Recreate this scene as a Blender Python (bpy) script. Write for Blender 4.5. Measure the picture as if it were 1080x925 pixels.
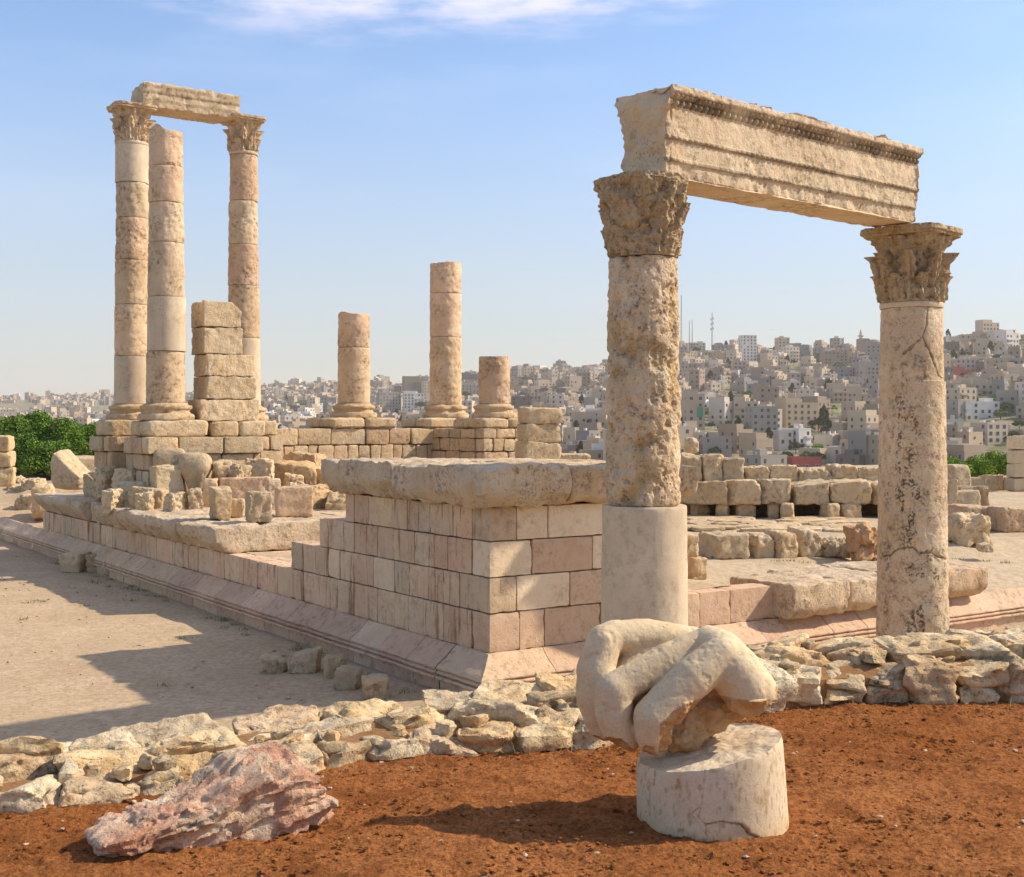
import bpy, math, random
import numpy as np
from mathutils import Vector, Matrix, noise as mnoise

# ------------------------------------------------------------------ camera, light, exposure
for o in list(bpy.data.objects): bpy.data.objects.remove(o)
S = bpy.context.scene
COL = S.collection
EYE = 4.65; F = 1300.0; CX = 540.0; HY = 448.0
cam = bpy.data.objects.new('camera', bpy.data.cameras.new('camera')); COL.objects.link(cam)
cam.location = (0, 0, EYE); cam.rotation_euler = (math.radians(90), 0, 0)
cam.data.sensor_width = 36; cam.data.lens = F / 1080 * 36; cam.data.shift_y = -14.5 / 1080
cam.data.clip_start = .1; cam.data.clip_end = 12000
S.camera = cam
S.view_settings.view_transform = 'Standard'; S.view_settings.look = 'None'
S.view_settings.exposure = 0.58; S.view_settings.gamma = 1.0
S.view_settings.use_curve_mapping = False
S.cycles.volume_bounces = 1; S.cycles.max_bounces = 8; S.cycles.diffuse_bounces = 4

SUN_EL = 39.0
sun_h = Vector((math.cos(math.radians(8)), math.sin(math.radians(8)), 0))
to_sun = Vector((sun_h.x * math.cos(math.radians(SUN_EL)), sun_h.y * math.cos(math.radians(SUN_EL)), math.sin(math.radians(SUN_EL))))
sl = bpy.data.lights.new('sun', 'SUN'); sl.energy = 3.7; sl.angle = math.radians(0.8); sl.color = (1.0, .88, .72)
so = bpy.data.objects.new('sun', sl); COL.objects.link(so)
so.rotation_euler = to_sun.to_track_quat('Z', 'Y').to_euler(); so.location = (30, 0, 40)

W = bpy.data.worlds.new('World'); S.world = W; W.use_nodes = True
nt = W.node_tree; nt.nodes.clear()
def wn(t, **k):
    n = nt.nodes.new(t)
    for a, b in k.items(): setattr(n, a, b)
    return n
sky = wn('ShaderNodeTexSky', sky_type='NISHITA', sun_disc=False)
sky.sun_elevation = math.radians(SUN_EL)
# sky sun_rotation is measured from +Y clockwise (towards +X)
sky.sun_rotation = math.atan2(sun_h.x, sun_h.y)
sky.altitude = 900; sky.air_density = 1.0; sky.dust_density = 1.6; sky.ozone_density = 3.2
tc = wn('ShaderNodeTexCoord'); sx = wn('ShaderNodeSeparateXYZ'); nt.links.new(tc.outputs['Generated'], sx.inputs[0])
def wm(op, a, b=None, clamp=False):
    n = wn('ShaderNodeMath', operation=op, use_clamp=clamp)
    for i, v in enumerate((a, b)):
        if v is None: continue
        if isinstance(v, (int, float)): n.inputs[i].default_value = v
        else: nt.links.new(v, n.inputs[i])
    return n.outputs[0]
def wramp(v, a, b):
    n = wn('ShaderNodeMapRange', interpolation_type='SMOOTHSTEP'); nt.links.new(v, n.inputs[0])
    n.inputs[1].default_value = a; n.inputs[2].default_value = b; return n.outputs[0]
az = wm('ARCTAN2', sx.outputs[0], sx.outputs[1])
el = wm('ARCSINE', sx.outputs[2])
cmb = wn('ShaderNodeCombineXYZ'); nt.links.new(wm('MULTIPLY', az, 5.0), cmb.inputs[0]); nt.links.new(wm('MULTIPLY', el, 22.0), cmb.inputs[1])
cn = wn('ShaderNodeTexNoise'); cn.inputs['Scale'].default_value = 1.5; cn.inputs['Detail'].default_value = 9; cn.inputs['Roughness'].default_value = .6
nt.links.new(cmb.outputs[0], cn.inputs['Vector'])
# thin cloud bank: high strip, lower edge dips around azimuth -5 degrees
edge = wm('SUBTRACT', el, wm('MULTIPLY', wm('POWER', wm('ABSOLUTE', wm('ADD', az, .09)), 2.0), .32))
edge = wm('ADD', edge, wm('MULTIPLY', wm('SUBTRACT', cn.outputs[0], .5), .055))
cf = wramp(edge, .292, .335)
cf = wm('MULTIPLY', cf, wramp(cn.outputs[0], .30, .62))
cf = wm('MULTIPLY', cf, .55, clamp=True)
cmb2 = wn('ShaderNodeCombineXYZ'); nt.links.new(wm('MULTIPLY', az, 3.0), cmb2.inputs[0]); nt.links.new(wm('MULTIPLY', el, 14.0), cmb2.inputs[1])
cn2 = wn('ShaderNodeTexNoise'); cn2.inputs['Scale'].default_value = 1.0; cn2.inputs['Detail'].default_value = 6
nt.links.new(cmb2.outputs[0], cn2.inputs['Vector'])
veil = wm('MULTIPLY', wramp(cn2.outputs[0], .45, .8), .12)
mx0 = wn('ShaderNodeMixRGB'); nt.links.new(veil, mx0.inputs[0]); nt.links.new(sky.outputs[0], mx0.inputs[1]); mx0.inputs[2].default_value = (6.2, 6.2, 6.5, 1)
mx = wn('ShaderNodeMixRGB'); nt.links.new(cf, mx.inputs[0]); nt.links.new(mx0.outputs[0], mx.inputs[1]); mx.inputs[2].default_value = (6.3, 5.5, 5.9, 1)
hzf = wm('MULTIPLY', wm('SUBTRACT', 1.0, wramp(el, -.02, .34)), .80)
mh = wn('ShaderNodeMixRGB'); nt.links.new(hzf, mh.inputs[0]); nt.links.new(mx.outputs[0], mh.inputs[1]); mh.inputs[2].default_value = (2.75, 2.6, 2.38, 1)
bg = wn('ShaderNodeBackground'); nt.links.new(mh.outputs[0], bg.inputs[0]); bg.inputs[1].default_value = 0.15
wo = wn('ShaderNodeOutputWorld'); nt.links.new(bg.outputs[0], wo.inputs[0])

# ------------------------------------------------------------------ helpers
RN = random.Random(7)
def px(x, y, D):
    """point seen at photograph pixel (x, y) and depth D"""
    return np.array([(x - CX) / F * D, D, EYE + (HY - y) / F * D])
def gpt(x, y, z):
    """point on level z seen at photograph pixel (x, y)"""
    D = (EYE - z) * F / (y - HY)
    return np.array([(x - CX) / F * D, D, z])

_perm = np.random.RandomState(3).permutation(4096)
_grad = np.random.RandomState(5).normal(size=(4096, 3)); _grad /= np.linalg.norm(_grad, axis=1)[:, None]
def perlin(p):
    p = np.asarray(p, float); i = np.floor(p).astype(int); f = p - i
    u = f * f * f * (f * (f * 6 - 15) + 10)
    def g(dx, dy, dz):
        h = _perm[(_perm[(_perm[(i[:, 0] + dx) & 4095] + i[:, 1] + dy) & 4095] + i[:, 2] + dz) & 4095]
        return (_grad[h] * (f - np.array([dx, dy, dz]))).sum(1)
    def L(a, b, t): return a + (b - a) * t
    x, y, z = u[:, 0], u[:, 1], u[:, 2]
    return L(L(L(g(0,0,0), g(1,0,0), x), L(g(0,1,0), g(1,1,0), x), y), L(L(g(0,0,1), g(1,0,1), x), L(g(0,1,1), g(1,1,1), x), y), z) * 1.6
def fbm(p, scale=1., oct=4, seed=0, gain=.5, ridged=False):
    p = np.asarray(p, float) * scale + seed * 17.37 + 3.1
    a = 1.; s = 0.
    for k in range(oct):
        n = perlin(p)
        s = s + a * ((.5 - np.abs(n)) if ridged else n)
        p = p * 2.03 + 5.7; a *= gain
    return s

def mk(name, v, f, mats, parent=None, smooth=True, col=None, mi=None, loc=None, sharp=34):
    me = bpy.data.meshes.new(name)
    v = np.asarray(v, float)
    me.from_pydata(v.tolist(), [], f.tolist() if isinstance(f, np.ndarray) else f)
    if not isinstance(mats, (list, tuple)): mats = [mats]
    for m in mats: me.materials.append(m)
    if mi is not None: me.polygons.foreach_set('material_index', np.asarray(mi, dtype=np.int32))
    me.polygons.foreach_set('use_smooth', np.full(len(me.polygons), bool(smooth)))
    a = me.color_attributes.new('Col', 'FLOAT_COLOR', 'POINT')
    c = np.ones((len(v), 4), dtype=np.float32)
    if col is not None: c[:, :3] = col
    a.data.foreach_set('color', c.ravel())
    me.update()
    if smooth and sharp and len(v) < 400000: me.set_sharp_from_angle(angle=math.radians(sharp))
    o = bpy.data.objects.new(name, me); COL.objects.link(o)
    if parent is not None: o.parent = parent
    if loc is not None: o.location = tuple(loc)
    return o
def tag(o, label=None, cat=None, group=None, kind=None):
    if label: o['label'] = label
    if cat: o['category'] = cat
    if group: o['group'] = group
    if kind: o['kind'] = kind
    return o
def empty(name, loc=(0, 0, 0), rz=0., label=None, cat=None, group=None):
    o = bpy.data.objects.new(name, None); COL.objects.link(o)
    o.location = tuple(loc); o.rotation_euler = (0, 0, rz); o.empty_display_size = .3
    return tag(o, label, cat, group)

class Acc:
    """collects pieces that belong to ONE mesh"""
    def __init__(s): s.v = []; s.f = []; s.c = []; s.m = []; s.n = 0
    def add(s, v, f, col=(1, 1, 1), m=0):
        v = np.asarray(v, float); s.v.append(v)
        if isinstance(f, np.ndarray): fl = (f + s.n).tolist()
        else: fl = [[i + s.n for i in q] for q in f]
        s.f += fl; s.m += [m] * len(fl)
        c = np.empty((len(v), 3)); c[:] = col; s.c.append(c); s.n += len(v)
    def build(s, name, mats, parent=None, smooth=True, loc=None):
        return mk(name, np.concatenate(s.v), s.f, mats, parent, smooth, np.concatenate(s.c), s.m, loc)

BOXF = np.array([[0,3,2,1],[4,5,6,7],[0,1,5,4],[1,2,6,5],[2,3,7,6],[3,0,4,7]])
def boxv(x0, x1, y0, y1, z0, z1):
    return np.array([[x0,y0,z0],[x1,y0,z0],[x1,y1,z0],[x0,y1,z0],[x0,y0,z1],[x1,y0,z1],[x1,y1,z1],[x0,y1,z1]], float)
_cg = {}
def cubegrid(nx, ny, nz):
    key = (nx, ny, nz)
    if key in _cg: return _cg[key]
    idx = {}; V = []; Fq = []
    def vid(i, j, k):
        t = (i, j, k)
        if t not in idx:
            idx[t] = len(V); V.append((2 * i / nx - 1, 2 * j / ny - 1, 2 * k / nz - 1))
        return idx[t]
    for i in range(nx):
        for j in range(ny):
            Fq.append((vid(i,j,0), vid(i,j+1,0), vid(i+1,j+1,0), vid(i+1,j,0)))
            Fq.append((vid(i,j,nz), vid(i+1,j,nz), vid(i+1,j+1,nz), vid(i,j+1,nz)))
    for i in range(nx):
        for k in range(nz):
            Fq.append((vid(i,0,k), vid(i+1,0,k), vid(i+1,0,k+1), vid(i,0,k+1)))
            Fq.append((vid(i,ny,k), vid(i,ny,k+1), vid(i+1,ny,k+1), vid(i+1,ny,k)))
    for j in range(ny):
        for k in range(nz):
            Fq.append((vid(0,j,k), vid(0,j,k+1), vid(0,j+1,k+1), vid(0,j+1,k)))
            Fq.append((vid(nx,j,k), vid(nx,j+1,k), vid(nx,j+1,k+1), vid(nx,j,k+1)))
    _cg[key] = (np.array(V), np.array(Fq)); return _cg[key]

def stone(dims, seed, seg=.08, k=22, tilt=.05, chips=3, chip=.18, rough=.02, nscale=3., planes=(), maxn=40, warp=0.):
    """weathered block: rounded intersection of half-spaces + fractal relief; centred on its base"""
    r = np.random.RandomState(seed)
    h = np.array(dims) / 2.
    n = [int(min(maxn, max(4, round(d / seg)))) for d in dims]
    g, f = cubegrid(*n)
    g = g * .3 + .7 * np.sin(g * math.pi / 2)
    p = g * h
    N = []; O = []
    for a in range(3):
        for s in (-1, 1):
            nn = np.zeros(3); nn[a] = s
            jit = r.normal(size=3) * tilt; 
            if a == 2 and s == -1: jit *= .2
            nn = nn + jit; nn /= np.linalg.norm(nn); N.append(nn); O.append(h[a] * (1 - abs(r.normal()) * tilt * .5))
    for c in range(chips):
        nn = np.sign(r.normal(size=3)) * (r.rand(3) * .8 + .25) / (h / h.max()) ** .6
        if r.rand() < .6: nn[r.randint(3)] *= .1
        nn /= np.linalg.norm(nn); sup = (np.abs(nn) * h).sum()
        N.append(nn); O.append(sup * (1 - chip * (.3 + .7 * r.rand())))
    for nn, off in planes:
        nn = np.array(nn, float); l = np.linalg.norm(nn); N.append(nn / l); O.append(off / l)
    q = np.maximum(p @ np.array(N).T / np.array(O), 0)
    q = (q ** k).sum(1) ** (-1. / k)
    p = p * q[:, None]
    d = p / (h ** 2); d /= np.linalg.norm(d, axis=1)[:, None] + 1e-9
    if warp: p = p + d * (fbm(p, 1.1 / max(h.max() * 2, .3), 2, seed + 9) * warp)[:, None]
    ag = np.sort(np.abs(g), axis=1)[:, 1] ** 10
    fine_ = fbm(p, nscale, 5, seed) * rough
    fine_ = fine_ - ag * np.clip(fbm(p, 5.5, 3, seed + 3) + .02, 0, 1) * min(.045, rough * 2.2 + .012) - np.clip(fbm(p, nscale * 1.3, 4, seed + 4) - .12, 0, 1) * rough * 1.6
    p = p + d * fine_[:, None]
    p[:, 2] += h[2]
    return p, f
def rot2(p, a):
    c, s = math.cos(a), math.sin(a); q = np.array(p, float); x = q[:, 0] * c - q[:, 1] * s; y = q[:, 0] * s + q[:, 1] * c
    q[:, 0] = x; q[:, 1] = y; return q

# ------------------------------------------------------------------ materials
def nodes(name):
    m = bpy.data.materials.new(name); m.use_nodes = True; t = m.node_tree; t.nodes.clear()
    def N(ty, **kw):
        n = t.nodes.new(ty)
        for a, b in kw.items():
            if a in ('Scale', 'Detail', 'Roughness', 'Distortion', 'Randomness'): n.inputs[a].default_value = b
            else: setattr(n, a, b)
        return n
    def Lk(a, b): t.links.new(a, b)
    return m, t, N, Lk
def ramp(N, Lk, src, a, b):
    n = N('ShaderNodeMapRange', interpolation_type='SMOOTHSTEP'); Lk(src, n.inputs[0]); n.inputs[1].default_value = a; n.inputs[2].default_value = b; return n.outputs[0]
def mth(N, Lk, op, a, b=0.):
    n = N('ShaderNodeMath', operation=op)
    for i, v in enumerate((a, b)):
        if isinstance(v, (int, float)): n.inputs[i].default_value = v
        else: Lk(v, n.inputs[i])
    return n.outputs[0]
def mixc(N, Lk, fac, a, b, bt='MIX'):
    n = N('ShaderNodeMixRGB', blend_type=bt)
    for i, v in enumerate((fac, a, b)):
        if isinstance(v, (int, float)): n.inputs[i].default_value = v
        elif isinstance(v, tuple): n.inputs[i].default_value = (*v, 1)
        else: Lk(v, n.inputs[i])
    return n.outputs[0]
def limestone(name, a, b, dark=(.20, .14, .09), stain=.5, lichen=.0, pits=.4, bump=.012, fine=.004, streak=0., use_col=True, bscale=1., warm=(.55, .36, .18), warmamt=.4):
    m, t, N, Lk = nodes(name)
    geo = N('ShaderNodeNewGeometry'); P = geo.outputs['Position']
    n1 = N('ShaderNodeTexNoise', Scale=.9 * bscale, Detail=6, Roughness=.6); Lk(P, n1.inputs['Vector'])
    c = mixc(N, Lk, ramp(N, Lk, n1.outputs[0], .3, .7), a, b)
    n2 = N('ShaderNodeTexNoise', Scale=3.1 * bscale, Detail=8, Roughness=.68, Distortion=.4); Lk(P, n2.inputs['Vector'])
    c = mixc(N, Lk, mth(N, Lk, 'MULTIPLY', ramp(N, Lk, n2.outputs[0], .46, .66), warmamt), c, warm)
    n3 = N('ShaderNodeTexNoise', Scale=7. * bscale, Detail=10, Roughness=.75); Lk(P, n3.inputs['Vector'])
    n3b = N('ShaderNodeTexNoise', Scale=1.3 * bscale, Detail=3); Lk(P, n3b.inputs['Vector'])
    s = mth(N, Lk, 'MULTIPLY', ramp(N, Lk, n3.outputs[0], .455, .66), ramp(N, Lk, n3b.outputs[0], .36, .62))
    c = mixc(N, Lk, mth(N, Lk, 'MULTIPLY', s, stain), c, dark)
    if streak:
        mp = N('ShaderNodeMapping'); mp.inputs['Scale'].default_value = (2.6, 2.6, .22); Lk(P, mp.inputs[0])
        n4 = N('ShaderNodeTexNoise', Scale=2.2, Detail=7, Roughness=.65); Lk(mp.outputs[0], n4.inputs['Vector']); n4.inputs['Distortion'].default_value = .3
        c = mixc(N, Lk, mth(N, Lk, 'MULTIPLY', ramp(N, Lk, n4.outputs[0], .535, .65), streak), c, (.26, .13, .06))
    if lichen:
        n5 = N('ShaderNodeTexNoise', Scale=26., Detail=6, Roughness=.7); Lk(P, n5.inputs['Vector'])
        n6 = N('ShaderNodeTexNoise', Scale=1.1, Detail=4); Lk(P, n6.inputs['Vector'])
        l = mth(N, Lk, 'MULTIPLY', ramp(N, Lk, n5.outputs[0], .54, .62), ramp(N, Lk, n6.outputs[0], .46, .62))
        c = mixc(N, Lk, mth(N, Lk, 'MULTIPLY', l, lichen), c, (.06, .055, .05))
    # fine grain of the stone itself
    n7 = N('ShaderNodeTexNoise', Scale=60., Detail=5, Roughness=.7); Lk(P, n7.inputs['Vector'])
    g = mixc(N, Lk, n7.outputs[0], (.74, .71, .66), (1.22, 1.18, 1.08))
    c = mixc(N, Lk, 1., c, g, 'MULTIPLY')
    if use_col:
        at = N('ShaderNodeAttribute', attribute_name='Col'); c = mixc(N, Lk, 1., c, at.outputs['Color'], 'MULTIPLY')
    # relief
    b1 = N('ShaderNodeTexNoise', Scale=9. * bscale, Detail=10, Roughness=.66); Lk(P, b1.inputs['Vector'])
    v1 = N('ShaderNodeTexVoronoi', Scale=22. * bscale); Lk(P, v1.inputs['Vector'])
    pit = mth(N, Lk, 'MULTIPLY', mth(N, Lk, 'SUBTRACT', 1., ramp(N, Lk, v1.outputs['Distance'], .0, .38)), mth(N, Lk, 'MULTIPLY', ramp(N, Lk, n3.outputs[0], .45, .62), -pits))
    hgt = mth(N, Lk, 'ADD', b1.outputs[0], pit)
    bp = N('ShaderNodeBump'); bp.inputs['Strength'].default_value = 1.; bp.inputs['Distance'].default_value = bump * 2.2; Lk(hgt, bp.inputs['Height'])
    b2 = N('ShaderNodeTexNoise', Scale=70., Detail=6, Roughness=.7); Lk(P, b2.inputs['Vector'])
    bq = N('ShaderNodeBump'); bq.inputs['Strength'].default_value = 1.; bq.inputs['Distance'].default_value = fine; Lk(b2.outputs[0], bq.inputs['Height']); Lk(bp.outputs[0], bq.inputs['Normal'])
    bs = N('ShaderNodeBsdfPrincipled'); Lk(c, bs.inputs['Base Color']); bs.inputs['Roughness'].default_value = .92
    bs.inputs['Specular IOR Level'].default_value = .15; Lk(bq.outputs[0], bs.inputs['Normal'])
    o = N('ShaderNodeOutputMaterial'); Lk(bs.outputs[0], o.inputs[0]); return m
def plain(name, colr, rough=.8, var=.15, scale=.4, metal=0., use_col=False, spec=.2):
    m, t, N, Lk = nodes(name)
    geo = N('ShaderNodeNewGeometry')
    n1 = N('ShaderNodeTexNoise', Scale=scale, Detail=5); Lk(geo.outputs['Position'], n1.inputs['Vector'])
    c = mixc(N, Lk, n1.outputs[0], tuple(x * (1 - var) for x in colr), tuple(min(1, x * (1 + var)) for x in colr))
    if use_col:
        at = N('ShaderNodeAttribute', attribute_name='Col'); c = mixc(N, Lk, 1., c, at.outputs['Color'], 'MULTIPLY')
    bs = N('ShaderNodeBsdfPrincipled'); Lk(c, bs.inputs['Base Color']); bs.inputs['Roughness'].default_value = rough
    bs.inputs['Metallic'].default_value = metal; bs.inputs['Specular IOR Level'].default_value = spec
    o = N('ShaderNodeOutputMaterial'); Lk(bs.outputs[0], o.inputs[0]); return m

M_ashlar = limestone('ashlar limestone', (.62, .475, .355), (.69, .555, .41), stain=.45, streak=.8, bump=.009, pits=.7, warmamt=.3)
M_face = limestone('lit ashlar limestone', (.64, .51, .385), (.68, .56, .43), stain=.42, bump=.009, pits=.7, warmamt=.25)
M_mould = limestone('moulding limestone', (.60, .455, .345), (.68, .54, .41), stain=.6, bump=.012, pits=.7, warmamt=.3)
M_cornice = limestone('weathered cornice limestone', (.56, .44, .31), (.66, .55, .41), stain=.8, bump=.022, pits=.7, lichen=.6, warmamt=.45)
M_drum = limestone('column drum limestone', (.56, .435, .305), (.67, .545, .41), stain=.95, bump=.014, pits=.7, warmamt=.35, lichen=.25)
M_new = limestone('restored pale limestone', (.56, .455, .33), (.63, .525, .39), stain=.4, streak=.12, bump=.002, fine=.002, pits=.2, warmamt=.08)
M_near = limestone('pitted column limestone', (.61, .495, .36), (.69, .585, .45), stain=.85, bump=.026, pits=.8, warmamt=.4, lichen=.35)
M_cap = limestone('weathered capital limestone', (.52, .42, .28), (.62, .52, .38), stain=1., bump=.03, pits=.9, warmamt=.35, lichen=.75, bscale=1.4)
M_arch = limestone('carved architrave limestone', (.61, .495, .36), (.70, .59, .45), stain=.9, bump=.014, pits=.6, lichen=.55, warmamt=.3)
M_block = limestone('rough block limestone', (.54, .43, .29), (.64, .53, .385), stain=.75, bump=.022, pits=.7, warmamt=.45, lichen=.2)
M_rubble = limestone('rubble limestone', (.56, .45, .30), (.68, .60, .46), stain=.9, bump=.020, pits=.5, warmamt=.55, warm=(.50, .33, .17), dark=(.16, .12, .09), bscale=1.6)
M_hand = limestone('cream marble', (.63, .51, .345), (.69, .58, .41), stain=.3, bump=.005, fine=.0022, pits=.45, warmamt=.3, warm=(.58, .42, .24))
M_ped = limestone('pedestal marble', (.62, .505, .355), (.67, .56, .41), stain=.18, bump=.003, fine=.0015, pits=.5, streak=.12, warmamt=.2)
M_pink = limestone('pink layered rock', (.66, .47, .36), (.82, .71, .57), stain=.22, bump=.026, pits=.5, warmamt=.5, warm=(.46, .25, .15), bscale=2.2)
M_white = plain('soft render', (.6, .55, .45))

def soil(name, a, b, c3, bscale, bump, speck, speckcol, clod=30.):
    m, t, N, Lk = nodes(name)
    geo = N('ShaderNodeNewGeometry'); P = geo.outputs['Position']
    n1 = N('ShaderNodeTexNoise', Scale=.55, Detail=6, Roughness=.6); Lk(P, n1.inputs['Vector'])
    c = mixc(N, Lk, ramp(N, Lk, n1.outputs[0], .35, .68), a, b)
    n9 = N('ShaderNodeTexNoise', Scale=3.2, Detail=7, Roughness=.7, Distortion=.6); Lk(P, n9.inputs['Vector'])
    c = mixc(N, Lk, mth(N, Lk, 'MULTIPLY', ramp(N, Lk, n9.outputs[0], .46, .64), .55), c, c3)
    n2 = N('ShaderNodeTexNoise', Scale=clod, Detail=8, Roughness=.75); Lk(P, n2.inputs['Vector'])
    c = mixc(N, Lk, ramp(N, Lk, n2.outputs[0], .42, .66), c, c3)
    n3 = N('ShaderNodeTexNoise', Scale=clod * 1.7, Detail=3, Roughness=.5); Lk(P, n3.inputs['Vector'])
    c = mixc(N, Lk, mth(N, Lk, 'MULTIPLY', ramp(N, Lk, n3.outputs[0], .70, .74), speck), c, speckcol)
    at = N('ShaderNodeAttribute', attribute_name='Col'); c = mixc(N, Lk, 1., c, at.outputs['Color'], 'MULTIPLY')
    b1 = N('ShaderNodeTexNoise', Scale=bscale, Detail=10, Roughness=.7); Lk(P, b1.inputs['Vector'])
    bp = N('ShaderNodeBump'); bp.inputs['Distance'].default_value = bump; bp.inputs['Strength'].default_value = 1.; Lk(b1.outputs[0], bp.inputs['Height'])
    bs = N('ShaderNodeBsdfPrincipled'); Lk(c, bs.inputs['Base Color']); bs.inputs['Roughness'].default_value = .97
    bs.inputs['Specular IOR Level'].default_value = .05; Lk(bp.outputs[0], bs.inputs['Normal'])
    o = N('ShaderNodeOutputMaterial'); Lk(bs.outputs[0], o.inputs[0]); return m
M_red = soil('red earth', (.36, .128, .034), (.50, .205, .068), (.17, .055, .017), 20., .05, .6, (.62, .42, .26), clod=34.)
M_sand = soil('packed sandy earth', (.50, .37, .225), (.57, .43, .28), (.37, .265, .155), 16., .02, .5, (.58, .48, .36), clod=9.)
M_floor = soil('temple floor earth', (.50, .385, .25), (.56, .45, .31), (.40, .30, .18), 8., .03, .5, (.62, .54, .42), clod=6.)
M_hill = soil('city hill earth', (.36, .29, .20), (.24, .21, .13), (.10, .13, .05), .5, .4, .3, (.5, .45, .35), clod=.06)

# ------------------------------------------------------------------ podium frame
UX, UY = .8268, .5624
OX, OY = -.38, 20.8
PANG = math.atan2(UY, UX)
def w2l(p): d = (p[0] - OX, p[1] - OY); return (d[0] * UX + d[1] * UY, -d[0] * UY + d[1] * UX)
def l2w(s, t, z=0.): return (OX + s * UX - t * UY, OY + s * UY + t * UX, z)

# ------------------------------------------------------------------ terrain
_kx = np.array([-600, 0, 120, 300, 430, 560, 640, 730, 820, 900, 1000, 1080, 1700])
_ks = np.array([422, 421, 419, 409, 405, 392, 384, 372, 372, 372, 362, 354, 345]) + 1.
_kd = np.array([2900, 2800, 2700, 2300, 2000, 1650, 1500, 1350, 1300, 1280, 1100, 1000, 950])
D0 = 430.
def ypix(x, D):
    x = np.asarray(x, float); D = np.asarray(D, float)
    ys = np.interp(x, _kx, _ks); d1 = np.interp(x, _kx, _kd)
    v = np.clip((np.log(D) - math.log(D0)) / (np.log(d1) - math.log(D0)), 0, 1)
    return 512 + (ys - 512) * v ** .86
def tz(x, D):
    """terrain height at azimuth pixel x and depth D"""
    x = np.asarray(x, float); D = np.asarray(D, float)
    d1 = np.interp(x, _kx, _kd)
    hill = EYE + (HY - ypix(x, np.clip(D, D0, d1))) / F * np.clip(D, D0, d1)
    hill = hill - np.clip(D - d1, 0, 1e9) * .10
    zc = EYE - 64 / F * D0
    near = np.interp(D, [0, 84, 110, 200, 330, D0], [0, 0, -7, -34, -36, float(zc)])
    mound = np.where(x < 105, 1., np.clip(1 - (x - 105) / 60, 0, 1)) * np.interp(D, [54, 61, 66, 72, 84, 120], [0, 1.5, 1.9, 1.7, 1.2, 0.])
    pm = np.clip((x - 560) / 60, 0, 1) * np.interp(D, [30, 50, 84, 110], [0, 1.2, 1.3, 0.])
    return np.where(D < D0, near + mound + pm, hill)
def D_of(x, y):
    d1 = float(np.interp(x, _kx, _kd)); ds = np.linspace(D0, d1, 400); yy = ypix(x, ds)
    return float(np.interp(-y, -yy, ds))
xs = np.concatenate([np.linspace(-900, -120, 14), np.linspace(-100, 1180, 130), np.linspace(1200, 1980, 14)])
Ds = np.concatenate([np.linspace(2, 54, 66), np.linspace(55, 90, 60), np.geomspace(92, 420, 36), np.geomspace(430, 3000, 90), [3300, 3700, 4200]])
XX, DD = np.meshgrid(xs, Ds)
ZZ = tz(XX.ravel(), DD.ravel()).reshape(XX.shape)
pw = np.stack([((XX - CX) / F * DD).ravel(), DD.ravel(), ZZ.ravel()], 1)
near = np.clip((110 - pw[:, 1]) / 30, 0, 1)
pw[:, 2] += near * (fbm(pw * [1, 1, 0], .35, 3, 2) * .05 + fbm(pw * [1, 1, 0], 1.8, 3, 4) * .015)
mask = np.clip((XX.ravel() < 120) * np.interp(DD.ravel(), [55, 60, 80, 90], [0, 1, 1, 0]), 0, 1)
pw[:, 2] += mask * fbm(pw * [1, 1, 0], .5, 4, 8) * .35
pw[:, 2] += np.clip((pw[:, 1] - 400) / 200, 0, 1) * fbm(pw * [1, 1, 0], .006, 3, 5) * 4
nr, ncn = XX.shape; ii = np.arange(nr * ncn).reshape(nr, ncn)
fq = np.stack([ii[:-1, :-1].ravel(), ii[:-1, 1:].ravel(), ii[1:, 1:].ravel(), ii[1:, :-1].ravel()], 1)
fy = pw[fq].mean(1)[:, 1]
ground = mk('ground', pw, fq, [M_sand, M_hill], mi=(fy > 95).astype(int)); tag(ground, 'packed sandy ground around the ruin falling away to the city hills', 'ground', kind='structure')

# red earth terrace: raked soil with clods, banks down behind the rubble wall
_wx = np.array([-300, 0, 200, 330, 450, 600, 700, 830, 900, 1080, 1400]); _wy = np.array([872, 857, 836, 812, 797, 790, 776, 747, 743, 740, 738])
_wd = (EYE - 2.28) * F / (_wy - HY); _wX = (_wx - CX) / F * _wd
def wall_front(x): return np.interp(x, _wX, _wd)
xs = np.concatenate([np.linspace(-26, -5.2, 50), np.linspace(-5.15, 6.6, 520), np.linspace(6.7, 30, 50)])
ys = np.concatenate([np.linspace(-18, 5.6, 60), np.linspace(5.65, 12.2, 300), np.linspace(12.3, 17, 30)])
XX, YY = np.meshgrid(xs, ys); p = np.stack([XX.ravel(), YY.ravel(), np.zeros(XX.size)], 1)
wf = wall_front(p[:, 0]) + .55 + .9 * np.clip((p[:, 0] - 2) / 4, 0, 1)
z = np.full(len(p), 2.28)
z += fbm(p, .8, 3, 1) * .03 + fbm(rot2(p, .2) * [1, 3.2, 1], 1.6, 3, 6) * .028
cl = fbm(p, 13., 3, 3); z += np.clip(cl, 0, 1) ** 1.2 * .024 + fbm(p, 30., 2, 12) * .006
z -= np.clip(p[:, 1] - wf, 0, 1e9) * 1.1
z = np.maximum(z, -.05)
p[:, 2] = z
nr, ncn = XX.shape; ii = np.arange(nr * ncn).reshape(nr, ncn)
fq = np.stack([ii[:-1, :-1].ravel(), ii[:-1, 1:].ravel(), ii[1:, 1:].ravel(), ii[1:, :-1].ravel()], 1)
fc = p[fq].mean(1); wfc = wall_front(fc[:, 0]) + .5
terr = mk('red_soil', p, fq, [M_red, M_sand], mi=(fc[:, 1] > wfc + .3).astype(int)); tag(terr, 'rust red raked earth in the foreground', 'ground', kind='structure')

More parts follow.
